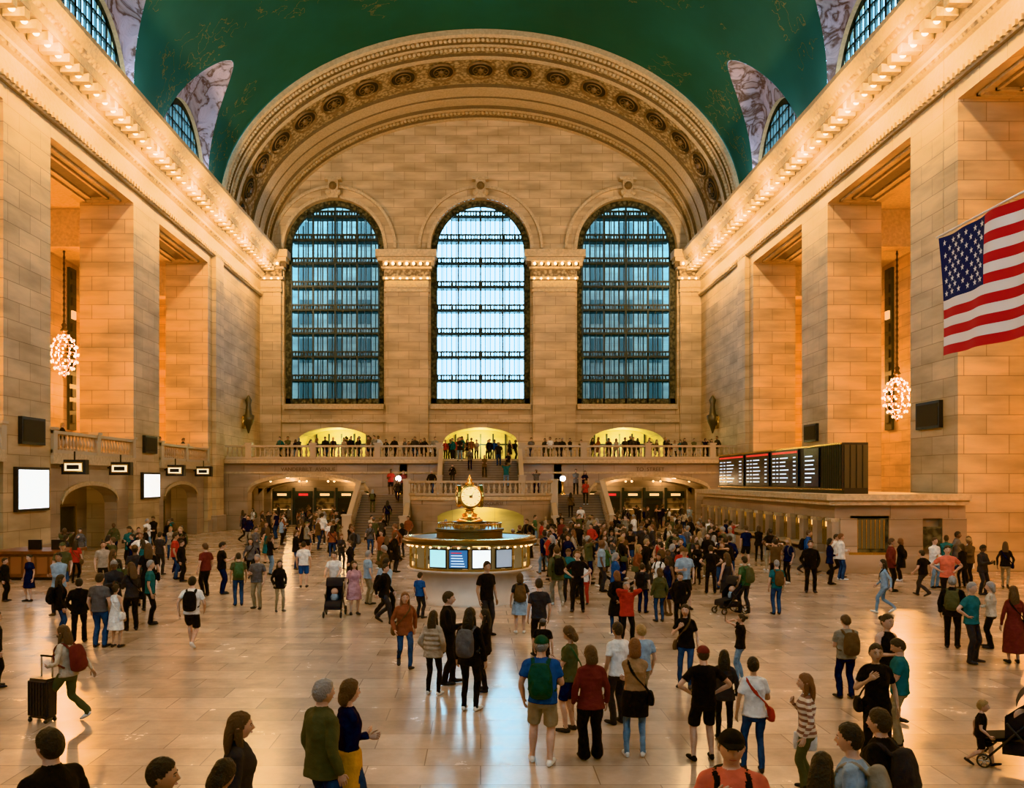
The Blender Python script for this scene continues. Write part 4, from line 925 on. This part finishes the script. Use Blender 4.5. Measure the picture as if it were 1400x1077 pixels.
def put(x,y,z,h,ang,sex='m',pose='stand',top='tee',bot='trousers',hair='short',acc='',ct='black',cb='jeans',ch='h_dark',cbag='black',sk='l',cs='dgrey',kid=False,yaw=0,face=None):
    me=person_mesh(sex,pose,top,bot,hair,acc,kid,yaw)
    o=bpy.data.objects.new('child' if kid else ('woman' if sex=='f' else 'man'),me); sc.collection.objects.link(o)
    o.location=(x,y,z); s=h/1.765; wv=1.02+random.uniform(-.04,.10); o.scale=(s*wv,s*wv,s); o.rotation_euler=(0,0,radians(ang))
    ms=[skinm(sk),stripe_mat() if ct=='stripe' else cloth(ct),cloth(cb),cloth(cs),M('hair_'+ch,COL[ch],.55,bump=.6,bscale=40),cloth(cbag),EYEM,LIPM,EWM]
    for i,m in enumerate(ms): o.material_slots[i].link='OBJECT'; o.material_slots[i].material=m
    if z<.1: PLACED.append((x,y))
    return o
def pp(px,hy,fy,ang,sex='m',pose='stand',top='tee',bot='trousers',hair='short',acc='',ct='black',cb='jeans',ch='h_dark',cbag='black',sk='l',cs='dgrey',h=None,**k):
    if fy: z=CH*F/(fy-HY); hh=(fy-hy)*z/F
    else: hh=h or 1.74; z=(CH-hh)*F/(hy-HY)
    return put((px-VX)*z/F,z,0,hh,ang,sex,pose,top,bot,hair,acc,ct,cb,ch,cbag,sk,cs,**k)
pp(1000,995,None,170,'m','strap','tee','trousers','cap','backpack','coral','jeans','h_brown','black',h=1.86)
pp(70,995,None,60,'m','stand','jacket','trousers','short','','black','black','h_black',h=1.84)
pp(218,1035,None,-80,'m','stand','tee','trousers','short','','dgrey','jeans','h_black',sk='t')
pp(325,972,None,-75,'f','stand','jacket','trousers','long','','dgrey','black','h_brown',h=1.7)
pp(303,1038,None,-30,'f','phone','tee','trousers','bob','','black','jeans','h_black',h=1.6,sk='t')
pp(440,928,None,-50,'m','stand','jacket','trousers','short','','olive','jeans','h_grey',h=1.78)
pp(476,928,None,-60,'f','fold','tied','trousers','bob','','navy','jeans','h_brown','mustard',h=1.7)
pp(740,868,1045,-10,'m','stand2','tee','shorts','cap','backpack','blue','khaki','h_grey','dgreen',cs='white')
pp(808,882,1038,8,'f','stand','hoodie','wide','bob','','maroon','black','h_brown')
pp(868,872,1035,-5,'f','fold','tied','slim','bob','bag','tan','ljeans','h_red','black',cs='white')
pp(780,855,1000,60,'f','phone','tee','shorts','bob','bag','olive','navy','h_brown','green')
pp(845,850,990,30,'m','stand','tee','trousers','short','','white','dgrey','h_dark',sk='m')
pp(877,853,975,20,'m','stand','tee','trousers','short','','lblue','khaki','h_blond')
pp(962,882,1040,5,'m','hips','tee','shorts','cap','','black','black','h_dark','maroon',cs='black')
pp(990,888,1012,-15,'f','stand','hoodie','slim','long','','dgrey','black','h_black')
pp(1030,897,1055,0,'f','stand2','tee','slim','bun','bag','white','jeans','h_black','red',sk='t')
pp(1103,920,1082,75,'f','strap','long','trousers','long','tote','stripe','olive','h_red','white')
pp(1165,988,None,60,'m','stand','tee','trousers','short','backpack','lblue','jeans','h_black','stone')
pp(1123,1028,None,-30,'f','phone','hoodie','trousers','long','','black','black','h_black',h=1.62)
pp(1205,968,None,40,'m','stand','hoodie','trousers','short','backpack','black','black','h_dark',h=1.7,cbag='dgrey')
pp(1197,878,1050,170,'f','strap','tee','trousers','bun','bag','black','black','h_dark',sk='t')
pp(1230,872,1018,70,'m','phone','tee','trousers','short','','teal','khaki','h_dark')
pp(1212,838,985,-160,'f','stand2','tank','trousers','bun','','black','maroon','h_dark')
pp(1157,840,955,5,'m','phone','tee','trousers','short','backpack','stone','navy','h_brown','brown')
pp(1340,957,1046,-120,'m','walk','tee','shorts','short','','black','black','h_blond',kid=True)
pp(93,850,985,75,'f','lug','long','trousers','long','backpack','cream','olive','h_brown','maroon',cs='white')
pp(262,785,885,5,'m','walk','tee','shorts','short','backpack','white','black','h_black','black',cs='white')
pp(158,798,885,-15,'f','stand','tank','dress','bun','bag','white','white','h_dark','white',sk='t')
pp(136,783,885,-10,'m','stand','tee','trousers','short','','grey','jeans','h_dark')
pp(108,790,878,20,'m','pocket','hoodie','trousers','short','','black','black','h_black')
pp(82,785,872,-60,'f','stand','jacket','slim','long','backpack','black','jeans','h_dark')
pp(180,768,862,40,'f','phone','long','trousers','long','bag','dgrey','black','h_brown')
pp(553,805,912,-165,'f','walk','jacket','slim','long','bag','rust','jeans','h_red','brown')
pp(592,834,950,-20,'f','pocket','puffer','slim','long','','beige','black','h_dark',cs='white')
pp(612,808,935,-90,'m','stand2','jacket','trousers','short','','black','black','h_dark')
pp(642,830,972,-20,'f','stand','hoodie','slim','long','backpack','black','black','h_black','grey',cs='white')
pp(664,832,945,80,'f','fold','long','slim','long','','black','black','h_black')
pp(737,790,897,10,'m','stand','tee','trousers','short','','dgrey','black','h_dark')
pp(711,783,866,0,'f','stand','tee','skirt','bob','backpack','dgrey','lblue','h_brown','brown',cs='white')
pp(742,845,930,-20,'m','stand','tee','trousers','cap','','black','black','h_dark','grey')
pp(937,825,940,160,'f','strap','tee','slim','long','bag','black','jeans','h_dark','brown')
pp(857,795,880,-170,'m','photo','jacket','trousers','short','','red','black','h_grey')
pp(1012,838,930,70,'f','photo','tee','slim','bun','','black','ljeans','h_dark',cs='white')
pp(1210,762,838,75,'f','walk','long','slim','long','bag','lblue','ljeans','h_dark',cs='white')
pp(1328,795,906,-150,'m','hips','tee','trousers','short','','teal','dgrey','h_grey')
pp(1302,787,886,-30,'m','stand','jacket','trousers','short','backpack','black','black','h_grey','olive')
pp(1355,795,886,60,'f','fold','long','trousers','bob','','cream','black','h_grey')
pp(1386,800,907,-10,'f','stand','long','longskirt','long','bag','maroon','maroon','h_brown')
pp(1295,745,830,170,'m','hips','tee','trousers','short','','coral','black','h_dark')
pp(382,765,836,-150,'f','pocket','jacket','slim','long','','black','khaki','h_dark')
pp(352,757,832,170,'m','stand2','tee','trousers','short','','grey','khaki','h_grey')
pp(326,755,828,20,'m','stand','tee','trousers','short','backpack','olive','jeans','h_dark','green')
pp(303,740,812,-60,'m','phone','tee','trousers','short','','black','navy','h_black')
pp(281,742,815,60,'m','stand','tee','trousers','short','','maroon','black','h_brown')
pp(415,740,803,5,'m','stand','tee','shorts','short','','white','blue','h_dark')
pp(484,766,840,-160,'f','stand','tee','dress','long','','pink','pink','h_dark')
pp(503,752,826,-60,'m','stand','tee','trousers','short','','lblue','khaki','h_grey')
pp(525,768,852,-110,'m','walk2','jacket','trousers','short','backpack','black','dgrey','h_dark')
pp(458,752,826,175,'m','push','tee','trousers','short','','white','khaki','h_dark')
pp(1062,765,840,5,'m','stand','tee','trousers','short','backpack','teal','jeans','h_grey','brown')
pp(1018,760,838,30,'m','stand2','tee','trousers','short','backpack','green','dgrey','h_dark','olive')
pp(972,745,811,-10,'m','hips','tee','trousers','short','','black','black','h_dark')
pp(1108,738,810,170,'m','pocket','jacket','trousers','short','','black','black','h_dark')
pp(800,765,826,150,'f','stand','tank','trousers','long','','white','red','h_dark')
pp(40,757,822,160,'f','stand','tee','dress','bun','','navy','navy','h_dark')
pp(6,762,822,-90,'m','stand','jacket','trousers','short','','black','black','h_dark')
pp(-6,835,940,-60,'m','stand','tee','trousers','short','','black','black','h_dark')
pp(574,782,845,-40,'m','stand','tee','trousers','short','','blue','dgrey','h_dark')
pp(1262,750,815,30,'m','walk2','tee','trousers','short','','black','dgrey','h_dark')
pp(248,738,795,-100,'m','stand','jacket','trousers','short','','black','black','h_dark')
pp(203,742,835,20,'f','stand','tee','slim','long','bag','black','black','h_brown')
pp(930,782,858,160,'m','pocket','jacket','trousers','short','','black','black','h_dark')
pp(902,776,850,10,'f','stand','hoodie','slim','bob','','olive','jeans','h_brown')
pp(878,770,838,-30,'m','stand','tee','trousers','short','backpack','dgrey','navy','h_dark')
for px_,fy_ in ((457,842),(998,838),(1388,1048)): PLACED.append(((px_-VX)*CH/(fy_-HY),CH*F/(fy_-HY)))
# ---- random crowd
random.seed(11)
POOL=[('m','stand','tee','trousers','short',''),('m','pocket','jacket','trousers','short',''),('f','stand','tee','slim','long','bag'),('f','phone','long','slim','long',''),
('m','walk','hoodie','trousers','short','backpack'),('f','walk','long','slim','long','bag'),('m','photo','tee','trousers','short',''),('f','fold','hoodie','slim','bob',''),
('m','stand2','tee','shorts','cap',''),('f','stand','tank','dress','long',''),('m','walk2','jacket','trousers','short',''),('f','strap','jacket','trousers','bun','bag'),
('m','hips','tee','trousers','crop',''),('m','phone','hoodie','trousers','short',''),('f','stand2','tee','slim','long','backpack'),('m','fold','jacket','trousers','short',''),('m','stand','long','trousers','short','backpack'),('f','back','coat','slim','bob','')]
TC=['black']*12+['dgrey']*5+['navy']*4+['grey']*2+['white']*3+['cream','blue','maroon','olive','olive','teal','lblue','beige','beige','rust','red','stone','brown','brown','green']
BC=['black']*7+['jeans']*4+['dgrey']*3+['navy','khaki','ljeans','olive','stone']
HC=['h_black','h_black','h_dark','h_dark','h_dark','h_brown','h_brown','h_grey','h_blond','h_red']
def rnd(x,y,z,h=None,ang=None):
    q=random.choice(POOL); h=h or (random.uniform(1.66,1.88) if q[0]=='m' else random.uniform(1.54,1.74)); ang=random.uniform(0,360) if ang is None else ang
    ct=random.choice(TC)
    return put(x,y,z,h,ang,*q,ct,random.choice(BC),random.choice(HC),random.choice(['black','black','brown','grey','navy','olive']),random.choice('lllmtd'),random.choice(['white','black','dgrey','brown']))
def blocked(x,y,md=.66):
    if abs(x)>18.9: return True
    if y>76.9: return True
    if y>69.2 and not any(abs(x-c)<4.0 for c in AC): return True
    if x>13.6 and 35.8<y<60: return True
    if (x-CX)**2+(y-CYB)**2<2.6**2: return True
    if abs(x)<9.4 and 57.5<y<70.5: return True
    if x<-15.2 and 33.3<y<37: return True
    return any((x-a)**2+(y-b_)**2<md*md for a,b_ in PLACED)
for (x0,x1,f0,f1,n) in ((745,1000,736,800,92),(755,1000,790,842,22),(330,560,722,765,44),(330,560,765,800,12),(85,250,742,800,24),(80,210,800,865,8),(960,1150,745,800,14),(1175,1400,765,815,10),(380,500,717,728,18),(815,965,717,728,22),(590,745,736,790,18),(520,600,790,850,4),(640,860,860,890,2)):
    c=0;t=0
    while c<n and t<n*40:
        t+=1; fy=random.uniform(f0,f1); px=random.uniform(x0,x1); y=CH*F/(fy-HY); x=(px-VX)*y/F
        if blocked(x,y): continue
        rnd(x,y,0); c+=1
BX=[]
def brow(n,x0,x1,y0,y1,z,md=.5):
    c=0
    for _ in range(n*30):
        if c>=n: break
        x=random.uniform(x0,x1); y=random.uniform(y0,y1)
        if any((x-a)**2+(y-b_)**2<md*md for a,b_ in BX): continue
        BX.append((x,y)); rnd(x,y,z,ang=random.choice([180,180,160,200,random.uniform(0,360)])); c+=1
brow(26,-16,-3.6,70.6,72.0,BAL); brow(28,3.6,19,70.6,72.0,BAL); brow(16,-3,3,71.2,76,BAL); brow(12,-18,18,73,80,BAL)
for x,i in ((-2.1,3),(-.8,9),(.3,6),(1.4,11),(2.1,8),(1.9,2),(-1.6,13)):
    rnd(x,66.2+(i+.55)*(3.8/15),LZ+(BAL-LZ)*(i+1)/15,ang=random.choice([180,0,170]))
for x,i in ((-6.2,4),(-7.4,9),(6.1,7),(7.3,12),(6.6,2),(-5.8,13)):
    rnd(x,58.4+(i+.5)*(5.6/17),LZ*(i+1)/17,ang=random.choice([180,0]))
for x,y in ((-6.5,65.3),(-5.6,65.4),(6.9,65.2),(7.6,65.5),(-3.5,64.5),(4.0,64.6)): rnd(x,y,LZ,ang=180)
for x,y in ((-21.2,45.6),(-21.4,60),(-21.0,63.5)): rnd(x,y,5.1,ang=-90)
# ------------------------------------------------------------------ luggage and strollers
def suitcase(px,fy,ang):
    z=CH*F/(fy-HY); x=(px-VX)*z/F
    me=bpy.data.meshes.new('suitcase'); bm=bmesh.new(); bmesh.ops.create_cube(bm,size=1)
    for v in bm.verts: v.co=Vector((v.co.x*.42,v.co.y*.25,v.co.z*.62+.38))
    bmesh.ops.bevel(bm,geom=bm.edges[:],offset=.04,segments=3,affect='EDGES'); bm.to_mesh(me); bm.free()
    b=MB(); m=M('suitcase_shell',(.03,.03,.035),.35)
    b.add([v.co for v in me.vertices],[tuple(p.vertices) for p in me.polygons],m)
    for k in range(6): b.box(-.16+k*.06,-.145+k*.06,-.135,.135,.12,.64,BLK)
    for sx in(-1,1):
        b.beam((sx*.11,.09,.68),(sx*.11,.09,1.02),.018,.018,M('steel',(.6,.6,.6),.3,1))
        for sy in(-1,1): b.ball((sx*.16,sy*.09,.035),.035,BLK,8); b.beam((sx*.16,sy*.09,.03),(sx*.16,sy*.09,.09),.03,.03,BLK)
    b.beam((-.12,.09,1.02),(.12,.09,1.02),.03,.03,BLK)
    o=b.obj('suitcase'); o.location=(x,z,0); o.rotation_euler=(0,0,radians(ang))
suitcase(58,986,-20)
def stroller(px,fy,ang,s=1):
    z=CH*F/(fy-HY); x=(px-VX)*z/F; b=MB(); fab=M('stroller_fabric',(.02,.02,.025),.9); st=M('steel',(.6,.6,.6),.3,1)
    def wheel(c,r):
        n=20; rings=[]
        for i in range(n+1):
            a=2*pi*i/n; d=Vector((0,cos(a),sin(a))); rings.append([Vector(c)+d*(r-.02)+Vector((q*.02,0,0))*1+d*w for q,w in((-1,0),(-1,.02),(1,.02),(1,0),(-1,0))])
        b.sweep(rings,BLK)
        for i in range(6):
            a=2*pi*i/6; b.beam(c,(c[0],c[1]+(r-.02)*cos(a),c[2]+(r-.02)*sin(a)),.012,.012,st)
    for sx in(-1,1):
        wheel((sx*.27,-.32,.13),.13); wheel((sx*.24,.36,.09),.09)
        b.beam((sx*.25,-.32,.13),(sx*.25,.1,.62),.025,.025,BLK); b.beam((sx*.23,.36,.09),(sx*.25,-.2,.72),.025,.025,BLK); b.beam((sx*.25,-.2,.72),(sx*.25,-.48,1.02),.025,.025,BLK)
    b.beam((-.26,-.48,1.02),(.26,-.48,1.02),.035,.035,BLK); b.beam((-.27,-.32,.13),(.27,-.32,.13),.02,.02,st)
    pr=[(.38,.28),(.36,.38),(.12,.42),(-.12,.48),(-.26,.9)]
    b.sweep([[(-.22,y,z) for y,z in pr],[(.22,y,z) for y,z in pr]],fab); b.sweep([[(-.22,y,z-.05) for y,z in pr],[(.22,y,z-.05) for y,z in pr]],fab)
    for sx in(-.22,.22): b.add([(sx,.12,.42),(sx,-.12,.48),(sx,-.26,.9),(sx,-.05,.75),(sx,.12,.6)],[(0,1,2,3,4)],fab)
    rings=[]
    for i in range(9):
        a=radians(20+i*15); rings.append([(x_,-.18+.32*cos(a)*sin(.6),.72+.34*sin(a)) for x_ in(-.24,-.2,0,.2,.24)])
    b.sweep(rings,fab); b.box(-.2,.2,-.2,.15,.2,.34,fab)
    b.ball((0,-.08,.68),.1,skinm('l'),12); b.lathe((0,-.06,.45),[(.1,0),(.12,.08),(.08,.16),(.03,.18)],cloth('lblue'),10)
    o=b.obj('baby_stroller',True); o.location=(x,z,0); o.rotation_euler=(0,0,radians(ang)); o.scale=(s,s,s)
stroller(457,842,180); stroller(998,838,110); stroller(1388,1048,60)
# ------------------------------------------------------------------ inscriptions
def text(s,x,y,z,size):
    cu=bpy.data.curves.new('inscription','FONT'); cu.body=s; cu.size=size; cu.align_x='CENTER'; cu.extrude=.02; o=bpy.data.objects.new('inscription',cu); sc.collection.objects.link(o)
    o.location=(x,y,z); o.rotation_euler=(pi/2,0,0); cu.materials.append(M('incised_letter',(.12,.08,.05),.7))
text('VANDERBILT  AVENUE',-13.4,BY-.02,4.55,.42); text('TO  STREET',13.2,BY-.02,4.55,.42); text('LOWER  CONCOURSE',0,59.3,2.2,.3)
# ------------------------------------------------------------------ world + camera
w=bpy.data.worlds.new('World'); sc.world=w; w.use_nodes=True; bg=w.node_tree.nodes['Background']; bg.inputs[0].default_value=(.36,.76,1,1); bg.inputs[1].default_value=13.0
cam=bpy.data.cameras.new('camera'); co=bpy.data.objects.new('camera',cam); sc.collection.objects.link(co)
co.location=(0,0,CH); co.rotation_euler=(pi/2,0,0); cam.sensor_width=36; cam.lens=F/1400*36; cam.shift_x=43/1400; cam.shift_y=118.5/1400; cam.clip_end=400
sc.camera=co
for vt in ('Khronos PBR Neutral','Filmic','Standard'):
    try:
        sc.view_settings.view_transform=vt; break
    except Exception as ex: print(ex)
sc.view_settings.exposure=0.2
